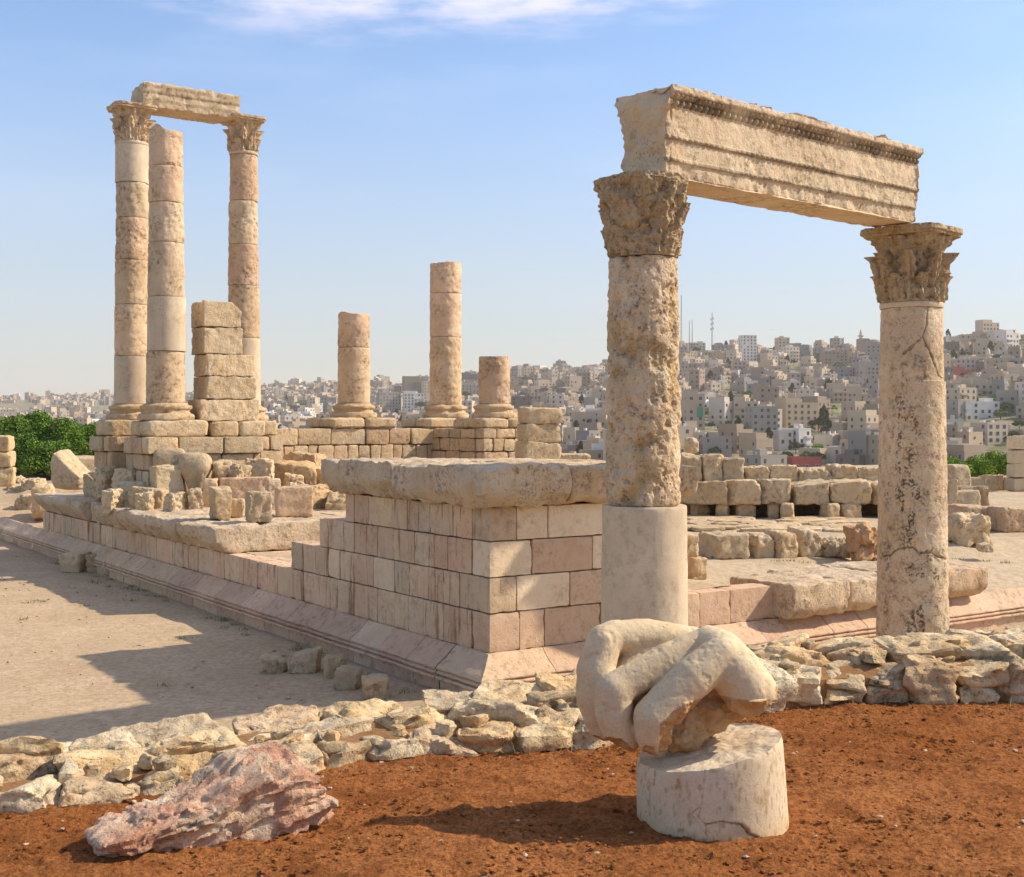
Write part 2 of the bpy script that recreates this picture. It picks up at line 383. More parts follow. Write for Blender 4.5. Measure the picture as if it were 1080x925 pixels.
def scatter(name, n, area, zfun, size, mat, label, cat, seed, flat=.6):
    r = np.random.RandomState(seed); A = Acc(); g, f = cubegrid(2, 2, 2)
    g = g / np.linalg.norm(g, axis=1)[:, None]
    for k in range(n):
        x = area[0] + r.rand() * (area[1] - area[0]); y = area[2] + r.rand() ** 1.3 * (area[3] - area[2])
        z = zfun(x, y)
        if z is None: continue
        s = size * (0.35 + r.rand() ** 4 * 2.2)
        q = g * (1 + r.normal(size=(len(g), 1)) * .22) * np.array([1 + r.rand() * .5, 1, flat]) * s
        q = rot2(q, r.rand() * 6.3) + [x, y, z + s * .15]
        c = .85 + r.rand() * .35
        A.add(q, f, (c, c * (.95 + r.rand() * .08), c * (.9 + r.rand() * .15)))
    o = A.build(name, mat, smooth=True); return tag(o, label, cat, kind='stuff')
def zr(x, y): return 2.285 if y < wall_front(x) - .02 else None
scatter('soil_clods', 22000, (-5.5, 6.5, 5.8, 11.), zr, .0065, M_red, 'crumbly red clods scattered over the red earth', 'soil', 11)
M_peb = plain('pale pebbles', (.46, .34, .23), use_col=True, scale=20)
scatter('pale_pebbles', 900, (-5.5, 6.5, 5.8, 10.9), zr, .0065, M_peb, 'small pale pebbles dotting the red earth', 'pebbles', 12)
def zg(x, y):
    s, t = w2l((x, y))
    return 0.0 if (s < -.6 and y < 52) else None
scatter('gravel', 3000, (-24, 1, 16.5, 52), zg, .016, M_peb, 'loose gravel on the sandy ground left of the temple', 'gravel', 13)

# ------------------------------------------------------------------ temple podium
POD = empty('temple_podium', (OX, OY, 0), PANG, 'long raised podium of pink and cream ashlar blocks with a sloping base moulding', 'podium')
def tint(r, kind=None):
    k = kind or r.choice(['pink', 'pink', 'cream', 'warm', 'grey'])
    base = {'pink': (1.04, .94, .885), 'cream': (1.10, 1.08, 1.02), 'warm': (1.04, .99, .90), 'grey': (.95, .94, .90), 'newc': (1.14, 1.16, 1.12), 'rose': (1.02, .91, .86)}[k]
    v = .89 + r.random() * .2
    return tuple(b * v for b in base)
def ashlar(A, axis, a0, a1, z0, z1, r, wmin=.55, wmax=1.2, joints=None, kinds=None, depth=.55, gap=.012, rough=.006, seg=.10, inset=0.):
    """one course of blocks; axis 'u': face at t=0 looking -t, axis 'v': face at s=0 looking -s"""
    if joints is None:
        joints = [a0]
        while joints[-1] < a1 - wmin * 1.3: joints.append(joints[-1] + r.uniform(wmin, wmax))
        if joints[-1] >= a1 - wmin * .5: joints[-1] = a1
        else: joints.append(a1)
    for k in range(len(joints) - 1):
        w = joints[k + 1] - joints[k] - gap; h = z1 - z0 - gap
        v, f = stone((w, depth, h), r.randint(0, 99999), seg=seg, k=60, tilt=.004, chips=r.choice([0, 1, 1, 2]), chip=.035, rough=rough, nscale=5.)
        v = v + [(joints[k] + joints[k + 1]) / 2, depth / 2 + inset + r.uniform(-.008, .010), z0 + gap / 2]
        if axis == 'v': v = np.stack([v[:, 1], v[:, 0], v[:, 2]], 1); f = f[:, ::-1]
        A.add(v, f, tint(r, kinds[k] if kinds else None))
ZC = [.78, 1.45, 2.06, 2.67, 3.25]
r = random.Random(21)
A = Acc()
# left face (looks left): stepped top
ashlar(A, 'v', .58, 30.4, ZC[0] , ZC[1], r, .8, 1.5)
ashlar(A, 'v', .0, 8.1, ZC[1], ZC[2], r, .45, 1.1)
ashlar(A, 'v', .58, 6.65, ZC[2], ZC[3], r, .5, 1.2)
ashlar(A, 'v', .0, 5.4, ZC[3], ZC[4], r, .45, 1.0)
A.build('ashlar_wall', M_ashlar, POD)
A = Acc()
# right face of the pier (lit), joints as in the photograph
ashlar(A, 'u', 0, 4.7, ZC[0], ZC[1], r, joints=[0, .62, 1.15, 2.4, 3.3, 4.25], kinds=['rose', 'rose', 'pink', 'rose', 'pink'], rough=.012)
ashlar(A, 'u', .56, 4.25, ZC[1], ZC[2], r, joints=[.56, 1.7, 2.75, 4.25] , kinds=['newc', 'pink', 'pink'])
ashlar(A, 'u', 0, 4.7, ZC[2], ZC[3], r, joints=[0, .88, 2.2, 3.2, 4.25], kinds=['newc', 'rose', 'newc', 'pink'])
ashlar(A, 'u', .56, 4.7, ZC[3], ZC[4] , r, joints=[.56, 1.22, 2.75, 4.25], kinds=['cream', 'newc', 'newc'])
ashlar(A, 'u', 4.26, 6.9, ZC[0], ZC[1], r, joints=[4.26, 4.8, 5.6, 6.9], kinds=['pink', 'rose', 'rose'], rough=.01)
A.build('ashlar_wall', M_face, POD)
# return faces of the pier + solid core
A = Acc()
A.add(boxv(.30, 4.2, .30, 5.2, -.1, 3.24), BOXF, (.8, .75, .7))
A.add(boxv(.30, 4.2, 5.1, 8.0, -.1, 2.02), BOXF, (.8, .75, .7))
A.add(boxv(.30, 1.2, 7.9, 30.2, -.1, 1.40), BOXF, (.9, .8, .7))
A.add(boxv(.30, 12, .30, 30.2, -.1, .7), BOXF, (.9, .8, .7))
for tt, ztop in ((5.4, 3.25), (6.65, 2.67), (8.1, 2.06)):
    for q in range(3):
        v, f = stone((.9, .5, .58), 900 + q + int(tt * 10), k=60, tilt=.004, chips=1, chip=.04, rough=.006)
        A.add(v + [.6 + q * .95, tt - .26, ztop - .6], f, tint(r))
# top surface blocks of the steps
for (t0, t1, zt) in ((5.4, 6.62, 2.66), (6.65, 8.08, 2.05), (8.1, 11.9, 1.44)):
    t = t0
    while t < t1 - .2:
        w = min(r.uniform(.8, 1.4), t1 - t)
        v, f = stone((2.6, w - .015, .5), r.randint(0, 9999), k=60, tilt=.004, chips=1, chip=.03, rough=.008); A.add(v + [1.86, t + w / 2, zt - .5], f, tint(r, 'pink')); t += w
A.build('wall_core', M_ashlar, POD)

# base moulding + plinth, mitred at the corner
PROF = [(.0, .79), (.05, .785), (.14, .70), (.25, .60), (.35, .53), (.42, .48), (.45, .445), (.45, .425), (.405, .415), (.40, .395), (.43, .385), (.455, .365), (.455, .345), (.43, .325), (.395, .315), (.395, .30), (.47, .295), (.48, .27), (.47, .245), (.38, .24), (.375, .15), (.375, .06), (.375, -.12)]
def mould(A, axis, end, seed):
    r = random.Random(seed); a = 0.; prof = np.array(PROF)
    first = True
    while a < end:
        w = r.uniform(1.0, 1.9); n = max(6, int(w / .12)); rows = []
        jit = r.uniform(-.006, .006)
        for i in range(n + 1):
            e = 0.
            if i in (0, n) and not (first and i == 0): e = .006
            pos = a + w * i / n - (e if i == n else -e)
            o_ = prof[:, 0] + jit; along = np.full(len(prof), pos)
            if first: along = -prof[:, 0] * (1 - i / n) + pos
            q = np.stack([-o_, along, prof[:, 1]], 1) if axis == 'v' else np.stack([along, -o_, prof[:, 1]], 1)
            rows.append(q)
        v = np.concatenate(rows); nz = fbm(v, 2.5, 4, seed) * .012 + fbm(v, 12, 3, seed) * .004
        # wear eats into the sloping cyma and lower rolls
        wear = np.clip(fbm(v, 1.2, 3, seed + 1) - .15, 0, 1) * .05
        ax = 0 if axis == 'v' else 1
        v[:, ax] += nz + wear * (v[:, 2] < .5); v[:, 2] += fbm(v, 3., 3, seed + 2) * .008
        m = len(prof); ii = np.arange((n + 1) * m).reshape(n + 1, m)
        f = np.stack([ii[:-1, :-1].ravel(), ii[1:, :-1].ravel(), ii[1:, 1:].ravel(), ii[:-1, 1:].ravel()], 1)
        if axis == 'v': f = f[:, ::-1]
        A.add(v, f, tint(r, r.choice(['pink', 'rose', 'warm', 'cream'])))
        a += w; first = False
A = Acc(); mould(A, 'v', 62, 31); A.build('base_moulding', M_mould, POD)
A = Acc(); mould(A, 'u', 42, 32); A.build('base_moulding', M_mould, POD)

# floor of the podium: earth sheet over the foundations
xs = np.concatenate([np.linspace(.2, 36, 150), np.linspace(36.5, 75, 60)]); ys = np.concatenate([np.linspace(-.01, 3, 16), np.linspace(3.3, 48, 165)])
XX, YY = np.meshgrid(xs, ys); p = np.stack([XX.ravel(), YY.ravel(), np.zeros(XX.size)], 1)
z = 1.42 + fbm(p, .25, 3, 4) * .06 + fbm(p, 1.5, 4, 5) * .03
lowedge = np.clip((p[:, 0] - 6.) / .8, 0, 1) * np.clip(1 - (p[:, 1] - .05) / 3.2, 0, 1)
z = z * (1 - lowedge) + .785 * lowedge
west = (p[:, 0] < 6) * (p[:, 1] > 20); 
z = np.where((p[:, 1] > 29.5), z - np.clip((p[:, 1] - 29.5) * np.clip((30 - p[:, 0]) / 6, 0, 1), 0, 3) * .5, z)
p[:, 2] = z
nr, ncn = XX.shape; ii = np.arange(nr * ncn).reshape(nr, ncn)
fq = np.stack([ii[:-1, :-1].ravel(), ii[:-1, 1:].ravel(), ii[1:, 1:].ravel(), ii[1:, :-1].ravel()], 1)
fc = p[fq].mean(1)
fq = fq[~((fc[:, 0] < 4.2) & (fc[:, 1] < 8)) & ~((fc[:, 0] < 6.8) & (fc[:, 1] < .3)) & (fc[:, 0] > .4)]
mk('podium_floor', p, fq, M_floor, POD)

# cornice slabs
def slab(name, s0, s1, t0, t1, z0, z1, seed, lip_s=None, lip_t=None, mat=None, label=None, col=(1, 1, 1), rough=.03, chips=4, parent=POD, seg=.09, chip=.12):
    dims = (s1 - s0, t1 - t0, z1 - z0); h = np.array(dims) / 2; pl = []
    if lip_s: pl += [((-.72, 0, -.69), .72 * h[0] + .69 * h[2] - lip_s), ((-.35, 0, -.94), .35 * h[0] + .94 * h[2] - lip_s * .38)]
    if lip_t: pl += [((0, -.72, -.69), .72 * h[1] + .69 * h[2] - lip_t), ((0, -.35, -.94), .35 * h[1] + .94 * h[2] - lip_t * .38)]
    v, f = stone(dims, seed, seg=seg, k=45, tilt=.008, chips=chips, chip=chip * .45, rough=rough, nscale=2.2, planes=pl, maxn=60)
    rr = random.Random(seed)
    cc = np.array(col)[None] * (1 + .10 * fbm(v, 1.1, 3, seed)[:, None])
    v = v + [(s0 + s1) / 2, (t0 + t1) / 2, z0]
    o = mk(name, v, f, mat or M_cornice, parent, col=cc)
    if label: o['label'] = label
    return o
SL = .36
slab('cornice_block', -.42, 1.45, -.42, 2.72, 3.25, 3.95, 101, .17, .15, rough=.055)
slab('cornice_block', -.40, 1.45, 2.74, 5.85, 3.25, 3.94, 102, .20, rough=.06)
slab('cornice_block', 1.47, 4.42, -.36, 2.70, 3.26, 3.93, 103, None, .10, rough=.035, col=(.95, .90, .82))
slab('cornice_block', 1.47, 4.4, 2.72, 5.8, 3.26, 3.92, 104, None, None)
# long ledge of the left side
led = [(11.8, 14.6), (14.62, 17.2), (17.22, 19.9), (19.92, 22.7)]
for i, (a, b) in enumerate(led):
    slab('cornice_block', -.42, 2.9 if i == 0 else 2.5, a, b, 1.46, 2.12, 110 + i, .24, rough=.055)
slab('cornice_block', -.05, 1.0, 22.72, 23.9, 1.46, 2.14, 120, None, None, chips=2)
slab('cornice_block', -.45, 1.8, 23.92, 27.2, 1.46, 2.14, 121, .30)
slab('cornice_block', -.42, 1.7, 27.22, 30.2, 1.46, 2.10, 122, .30)
# raised inner floor behind the ledge
A = Acc()
t = 11.9
r = random.Random(5)
while t < 22.5:
    w = r.uniform(1.3, 2.2); s = 2.6
    while s < 9:
        ww = r.uniform(1.2, 2.4); v, f = stone((ww - .03, w - .03, .66), r.randint(0, 9999), seg=.2, k=50, tilt=.006, chips=2, chip=.06, rough=.015)
        if not (t < 13.5 and s > 3.0): A.add(v + [s + ww / 2, t + w / 2, 1.42], f, tint(r))
        s += ww
    t += w
A.build('paving', M_cornice, POD)

# ------------------------------------------------------------------ column platform at the back
PL = empty('column_platform', (OX, OY, 0), PANG, 'stepped platform of weathered coursed blocks under the far columns', 'platform')
def course(A, s0, s1, t0, t1, z0, z1, r, wmin=.5, wmax=1.1, rnd=.03, k=26, depth_full=True, rough=.02, sidecol=True, kinds=None):
    """ring of blocks round a rectangle (front, left and right faces)"""
    def run(a0, a1, put):
        a = a0
        while a < a1 - .15:
            w = min(r.uniform(wmin, wmax), a1 - a)
            if a1 - a - w < wmin * .5: w = a1 - a
            d = .6 + r.uniform(-.02, .02)
            v, f = stone((w - .02, d, z1 - z0 - .015), r.randint(0, 99999), seg=.11, k=k, tilt=rnd * .6, chips=r.choice([1, 2, 3]), chip=.10, rough=rough, nscale=3)
            put(v, f, a + w / 2, r.uniform(-.03, .03)); a += w
    run(s0, s1, lambda v, f, c, j: A.add(v + [c, t0 + .3 + j, z0], f, tint(r, r.choice(['warm', 'grey', 'cream', 'pink']))))
    run(t0 + .6, t1, lambda v, f, c, j: A.add(np.stack([v[:, 1], v[:, 0], v[:, 2]], 1) + [s0 + .3 + j, c, z0], f[:, ::-1], tint(r)))
    run(t0 + .6, t1, lambda v, f, c, j: A.add(np.stack([v[:, 1], v[:, 0], v[:, 2]], 1) + [s1 - .3 + j, c, z0], f[:, ::-1], tint(r)))
r = random.Random(44)
A = Acc()
SA, SC, SD, SE = 1.84, 5.94, 10.44, 14.6
TR, TB = 25.6, 22.0
# left wing under three standing columns
course(A, .72, 6.9, 24.3, 26.4, 1.9, 2.55, r, .7, 1.5)
course(A, .72, 6.9, 24.3, 26.4, 2.55, 3.15, r, .5, 1.2)
course(A, .72, 6.9, 24.3, 26.4, 3.15, 3.75, r, .8, 1.6)
course(A, .62, 6.95, 24.25, 26.45, 3.75, 4.27, r, 1.0, 1.9)
course(A, .9, 4.8, 20.9, 23.4, 1.9, 2.6, r, .7, 1.6)
course(A, .9, 4.7, 20.95, 23.4, 2.6, 3.2, r, .35, .8)
course(A, .95, 4.7, 21.0, 23.4, 3.2, 3.72, r, .4, 1.3)
course(A, .85, 4.75, 20.85, 23.4, 3.72, 4.27, r, 1.0, 1.7)
A.add(boxv(1.0, 6.5, 24.6, 26.2, 1., 4.2), BOXF, (.8, .75, .7)); A.add(boxv(1.3, 4.4, 21.3, 24.2, 1., 4.2), BOXF, (.8, .75, .7))
A.build('masonry', M_block, PL)
A = Acc()
for (z0, z1, w0, w1) in ((1.4, 2.0, .8, 1.4), (2.0, 2.55, .8, 1.5), (2.55, 3.1, .5, 1.0), (3.1, 3.9, .35, .75), (3.9, 4.52, .7, 1.5)):
    course(A, 6.7, 16.2, 24.6, 27, z0, z1, r, w0, w1, rough=.015)
for (z0, z1, w0, w1) in ((1.4, 2.1, .5, 1.), (2.1, 2.9, .35, .75), (2.9, 3.65, .5, 1.2), (3.65, 4.15, .4, .8), (4.15, 4.52, .5, .9)):
    course(A, 13.4, 16.0, 20.9, 24.7, z0, z1, r, w0, w1, rnd=.05)
A.add(boxv(7.1, 15.8, 24.9, 26.7, .5, 4.48), BOXF, (.7, .65, .6)); A.add(boxv(13.8, 15.6, 21.3, 25, .5, 4.48), BOXF, (.7, .65, .6))
A.build('masonry', M_block, PL)
# rounded stylobate slabs
A = Acc()
def sty(s0, s1, t0, t1, z0, z1, r, n=2):
    for i in range(n):
        for j in range(2):
            a, b = s0 + (s1 - s0) * i / n, s0 + (s1 - s0) * (i + 1) / n; c, d = t0 + (t1 - t0) * j / 2, t0 + (t1 - t0) * (j + 1) / 2
            v, f = stone((b - a - .02, d - c - .02, z1 - z0 + .005), r.randint(0, 9999), seg=.1, k=8, tilt=.01, chips=2, chip=.10, rough=.02)
            mk('stylobate_block', v + [(a + b) / 2, (c + d) / 2, z0], f, M_block, PL, col=tint(r, r.choice(['cream', 'warm'])))
sty(.95, 3.0, 21.1, 23.1, 4.25, 4.80, r, 1); sty(.72, 3.1, 24.5, 26.4, 4.25, 4.82, r, 1); sty(3.1, 5.0, 21.2, 23.0, 4.25, 4.78, r, 2)
sty(5.0, 6.9, 24.5, 26.7, 4.25, 4.80, r, 1); sty(3.3, 5.0, 24.6, 26.5, 4.25, 4.7, r, 1)
for c in (SD, SE): sty(c - 1.45, c + 1.45, 24.5, 26.9, 4.52, 4.92, r, 2)
sty(SE - 1.2, SE + 1.2, 20.9, 23.2, 4.52, 4.9, r, 2)

# ------------------------------------------------------------------ columns
def drum(r0, r1, z0, z1, seed, nth=72, nz=None, rough=.01, nsc=2.5, edge=.012, pit=0., col=(1, 1, 1), caps=True, cen=(0, 0), fn=None, colfn=None, top_slope=0., top_rough=0., rings=10):
    h = z1 - z0; dz = 2 * math.pi * r0 / nth
    nz = nz or max(6, int(h / dz)); th = np.arange(nth) / nth * 2 * math.pi
    zz = np.linspace(0, 1, nz + 1); T, Z = np.meshgrid(th, zz); T = T.ravel(); Z = Z.ravel()
    R = r0 + (r1 - r0) * Z; base = np.stack([np.cos(T) * R, np.sin(T) * R, z0 + Z * h], 1)
    n = fbm(base, nsc, 4, seed) * rough
    if pit:
        q = fbm(base, 3.2, 5, seed + 3, gain=.6); n = n - np.clip(q - .05, 0, .6) * pit - np.clip(fbm(base, 9., 3, seed + 5), 0, 1) * pit * .45
    # chipped arrises
    ed = np.minimum(Z, 1 - Z) * h
    n = n - np.exp(-ed / .02) * edge * (1 + 1.5 * np.clip(fbm(base, 4., 3, seed + 7), 0, 1)) - np.exp(-ed / .06) * edge * 2.5 * np.clip(fbm(base, 2.2, 2, seed + 8) - .1, 0, 1)
    if fn is not None: n = n + fn(T, z0 + Z * h, base)
    R = R + n
    zt = z0 + Z * h + top_slope * np.cos(T - 2.5) * Z ** 6 + top_rough * Z ** 8 * fbm(base, 2., 3, seed)
    v = np.stack([np.cos(T) * R + cen[0], np.sin(T) * R + cen[1], zt], 1)
    C = np.ones((len(v), 3)) * np.array(col); C = C * (1 + .12 * fbm(base, 1.3, 3, seed + 1)[:, None])
    if colfn is not None: C = C * colfn(T, z0 + Z * h, base)
    ii = np.arange((nz + 1) * nth).reshape(nz + 1, nth); jj = np.roll(ii, -1, 1)
    f = np.stack([ii[:-1].ravel(), jj[:-1].ravel(), jj[1:].ravel(), ii[1:].ravel()], 1).tolist()
    if caps:
        V = [v]; CC = [C]; nv = len(v)
        for row, zc, rev in ((ii[0], z0, True), (ii[-1], None, False)):
            prev = row; rim = v[row]
            cz = rim[:, 2].mean(); cxy = np.array([cen[0], cen[1]])
            for s in [1 - (q_ + 1) / (rings + 1) for q_ in range(rings)]:
                q = rim.copy(); q[:, :2] = cxy + (rim[:, :2] - cxy) * s; q[:, 2] = cz + (rim[:, 2] - cz) * s
                q[:, 2] += fbm(q, 3, 3, seed) * (.01 + top_rough * .5)
                idn = np.arange(nv, nv + nth); V.append(q); CC.append(np.ones((nth, 3)) * np.array(col) * (1 + .1 * fbm(q, 3., 3, seed)[:, None])); nv += nth
                a, b, c, d = prev, np.roll(prev, -1), np.roll(idn, -1), idn
                fa = np.stack([a, b, c, d], 1); f += (fa[:, ::-1] if rev else fa).tolist(); prev = idn
            f.append(prev[::-1].tolist() if rev else prev.tolist())
        v = np.concatenate(V); C = np.concatenate(CC)
    return v, f, C
def add_drum(parent, name='drum', mat=None, **k):
    v, f, C = drum(**k); return mk(name, v, f, mat or M_drum, parent, col=C)
def attic_base(parent, R, z0, H, seed, nth=72, mat=None):
    """square-less attic base: torus, scotia, torus by a lathe profile"""
    pr = [(1.42, 0), (1.46, .06), (1.47, .22), (1.43, .34), (1.36, .37), (1.27, .40), (1.22, .50), (1.24, .60), (1.30, .63), (1.34, .68), (1.35, .78), (1.31, .86), (1.18, .88), (1.12, .92), (1.04, 1.0)]
    th = np.arange(nth) / nth * 2 * math.pi; rows = []
    for a, b in pr:
        rows.append(np.stack([np.cos(th) * R * a, np.sin(th) * R * a, np.full(nth, z0 + b * H)], 1))
    v = np.concatenate(rows); d = v * [1, 1, 0]; d /= np.linalg.norm(d, axis=1)[:, None]
    v = v + d * (fbm(v, 3., 4, seed) * .03 - np.clip(fbm(v, 1.4, 3, seed + 2) - .1, 0, 1) * .12)[:, None]
    n = len(pr); ii = np.arange(n * nth).reshape(n, nth); jj = np.roll(ii, -1, 1)
    f = np.stack([ii[:-1].ravel(), jj[:-1].ravel(), jj[1:].ravel(), ii[1:].ravel()], 1).tolist(); f.append(ii[-1].tolist()); f.append(ii[0][::-1].tolist())
    return mk('column_base', v, f, mat or M_block, parent, col=(1.0, .93, .84))
def adiff(a, b): return (a - b + math.pi) % (2 * math.pi) - math.pi
def capital(parent, R, z0, H, seed, rot=0., nth=200, nz=110, erode=.02, clip=None, mat=None, flare=1.5, av=.885, worn=0.):
    th = np.arange(nth) / nth * 2 * math.pi; vv = np.linspace(0, 1, nz + 1); T, V = np.meshgrid(th, vv); T = T.ravel(); V = V.ravel()
    T0 = T - rot
    bell = R * (.88 + .04 * V + .26 * np.clip((V - .45) / .45, 0, 1) ** 2)
    bell = bell * (1 - worn) + worn * R * (.98 + .42 * V ** .9)
    rad = bell.copy()
    P0 = np.stack([np.cos(T), np.sin(T), V * 1.3], 1)
    for row, (vt, off, amp, wl) in enumerate(((.37, 0., .24, .36), (.66, math.pi / 8, .32, .33))):
        for i in range(8):
            dt = adiff(T0, off + i * math.pi / 4); u = np.clip(V / vt, 0, 1.0)
            wid = wl * (1 - u ** 2.6 * .62) * (1 + .13 * np.cos(u * 30))
            inside = (np.abs(dt) < wid) & (V <= vt)
            rel = (1 - worn * .62) * R * (.10 + amp * u ** 3.2 + .07 * np.cos(dt / wid * 1.5) + .045 * np.cos(dt / wid * 9.5 + u * 2.5) * (1 - u * .3) + .04 * (np.abs(dt) < .035))
            fall = np.clip((wid - np.abs(dt)) / (.10 * wid + .01), 0, 1)
            rad = np.where(inside, np.maximum(rad, bell + rel * fall), rad)
    # corner volutes and small centre helices
    for i in range(4):
        dt = adiff(T0, math.pi / 4 + i * math.pi / 2)
        g = np.exp(-(dt / .20) ** 2); vb = np.clip((V - .52) / .36, 0, 1) * (V < av)
        curl = np.cos(np.sqrt((dt * 4.2) ** 2 + ((V - .80) * 9.5) ** 2) * 6.5) * .045 * np.exp(-((V - .80) / .10) ** 2)
        rad = np.maximum(rad, (bell + R * (.58 * (flare - 1) * 2 * g * vb ** 1.7 + curl * g)) * 1.)
        dt = adiff(T0, i * math.pi / 2); g = np.exp(-(np.abs(np.abs(dt) - .17) / .09) ** 2); rad = np.maximum(rad, bell + R * .16 * g * np.clip((V - .55) / .25, 0, 1) * (V < .87))
        g = np.exp(-(dt / .14) ** 2 - ((V - .93) / .06) ** 2); rad = rad + 0 * g
    # abacus with hollow sides
    c2 = np.abs(np.cos(2 * (T0 - math.pi / 4 - math.pi / 4 + math.pi / 4)))
    aba = R * (1.30 + (flare * 1.27 - 1.30) * c2 ** 3.0) * np.where(V > .93, 1.03, .98)
    rad = np.where(V > av, np.maximum(aba, rad * .98), rad)
    rad = np.where(V < .03, R * 1.03, rad)
    pos = np.stack([np.cos(T) * rad, np.sin(T) * rad, V * H], 1)
    rad = rad + fbm(pos, 7., 4, seed) * erode - np.clip(fbm(pos, 2.4, 3, seed + 4) - .12, 0, 1) * erode * 5 + fbm(pos, 22., 2, seed) * erode * .25
    if clip is not None:
        ang, mxr = clip; lim = mxr / np.maximum(np.cos(adiff(T, ang)), .2); lim = lim + fbm(pos, 3.5, 4, seed + 6) * .05; rad = np.minimum(rad, np.maximum(lim, R * .9))
    v = np.stack([np.cos(T) * rad, np.sin(T) * rad, z0 + V * H + (V > .97) * fbm(pos, 3, 3, seed) * .015], 1)
    depth = np.clip((rad - bell) / (R * .2), 0, 1)
    ii = np.arange((nz + 1) * nth).reshape(nz + 1, nth); jj = np.roll(ii, -1, 1)
    f = np.stack([ii[:-1].ravel(), jj[:-1].ravel(), jj[1:].ravel(), ii[1:].ravel()], 1).tolist(); f.append(ii[-1].tolist()); f.append(ii[0][::-1].tolist())
    return mk('capital', v, f, mat or M_cap, parent, col=(.95, .90, .82))

def far_column(s, t, R, zb, ztop, joints, seed, label, newd=(), cap=False, Rt=None, toprough=0., slope=0., baseH=.55, caprot=0., cliptop=None):
    w = l2w(s, t); o = empty('column', (w[0], w[1], zb), PANG, label, 'column', 'standing columns of the ruined temple')
    attic_base(o, R, 0, baseH, seed)
    zs = [baseH + zb] + list(joints) + [ztop]; Rt = Rt or R * .9
    for i in range(len(zs) - 1):
        a, b = zs[i] - zb, zs[i + 1] - zb; H = ztop - zb
        ra = R + (Rt - R) * a / H; rb = R + (Rt - R) * b / H
        last = i == len(zs) - 2
        nw = i in newd; j = random.Random(seed * 7 + i)
        sc = (1.03 if nw else 1.) ; d = add_drum(o, r0=ra * sc, r1=rb * sc, z0=a + .008, z1=b - .008, seed=seed * 13 + i, mat=M_new if nw else M_drum, rough=.003 if nw else .02, edge=.004 if nw else .014,
                 pit=0. if nw else j.choice([0, .03, .05]), col=(1, 1, 1) if nw else tint(j, j.choice(['pink', 'warm', 'warm', 'grey'])), nth=80,
                 top_rough=toprough if last and not cap else 0., top_slope=slope if last and not cap else 0., cen=(j.uniform(-.015, .015), j.uniform(-.015, .015)))
        if nw: d['label'] = 'smooth pale restored drum'
    if cap:
        add_drum(o, name='neck_ring', r0=Rt * 1.06, r1=Rt * 1.06, z0=ztop - zb - .01, z1=ztop - zb + .09, seed=seed, rough=.006, nth=64, mat=M_new)
        capital(o, Rt * 1.02, ztop - zb + .08, 1.27, seed, nth=140, nz=70, erode=.025, rot=0, flare=1.30, mat=M_drum, clip=cliptop)
    return o
def zy(y, D): return EYE + (HY - y) / F * D
DA, DB, DC_, DDD, DE, DF = 43., 40.05, 45.3, 47.84, 50.2, 47.2
far_column(SA, TR, .585, 4.82, 14.38, [zy(y, DA) for y in (376, 322, 275, 231, 194)], 1, 'tall column with worn capital at far left, carrying one end of the lintel', newd=(0, 5), cap=True, Rt=.54)
far_column(SA, TB, .625, 4.80, zy(139, DB), [zy(y, DB) for y in (371, 314, 257, 215, 177)], 2, 'tall column without a capital, broken at its top, between the two that carry the lintel', newd=(1,), Rt=.53, toprough=.16, slope=.06)
far_column(SC, TR, .625, 4.80, 14.55, [zy(y, DC_) for y in (357, 302, 259, 213)], 3, 'tall column with carved capital under the right end of the far lintel', newd=(0,), cap=True, Rt=.50)
far_column(SD, TR, .625, 4.92, zy(331, DDD), [zy(367, DDD)], 4, 'short broken column of two drums, first to the right of the three tall ones', Rt=.61, toprough=.06, slope=.03)
far_column(SE, TR, .655, 4.92, zy(278, DE), [zy(356, DE), zy(310, DE)], 5, 'mid height broken column of three drums standing behind the stub on the wall corner', Rt=.64, toprough=.12)
far_column(SE, TB, .60, 4.90, zy(376, DF), [], 6, 'lowest column stub with one drum on the wall corner', Rt=.60, toprough=.05)

# stepped wall stub in front of the right tall column
w = l2w(3.75, 22.05); stub = empty('wall_stub', (w[0], w[1], 4.78), PANG, 'upright stub of five stacked rough blocks between the tall far columns', 'wall stub')
zz = [4.78, zy(421, 41), zy(397, 41), zy(374, 41), zy(346, 41), zy(319, 41)]
ws = [(2.05, .05), (1.75, .1), (1.70, .08), (1.32, -.18), (1.30, -.2)]
for i in range(5):
    pl = [((.7, 0, .7), .7 * ws[i][0] / 2 + .7 * .43 - .22)] if i == 4 else []
    v, f = stone((ws[i][0], 1.2, zz[i + 1] - zz[i] - .012), 300 + i, seg=.05, k=70, tilt=.008, chips=3, chip=.07, rough=.028, planes=pl)
    mk('block', v + [ws[i][1], 0, zz[i] - 4.78], f, M_block, stub, col=tint(random.Random(i), 'cream'))

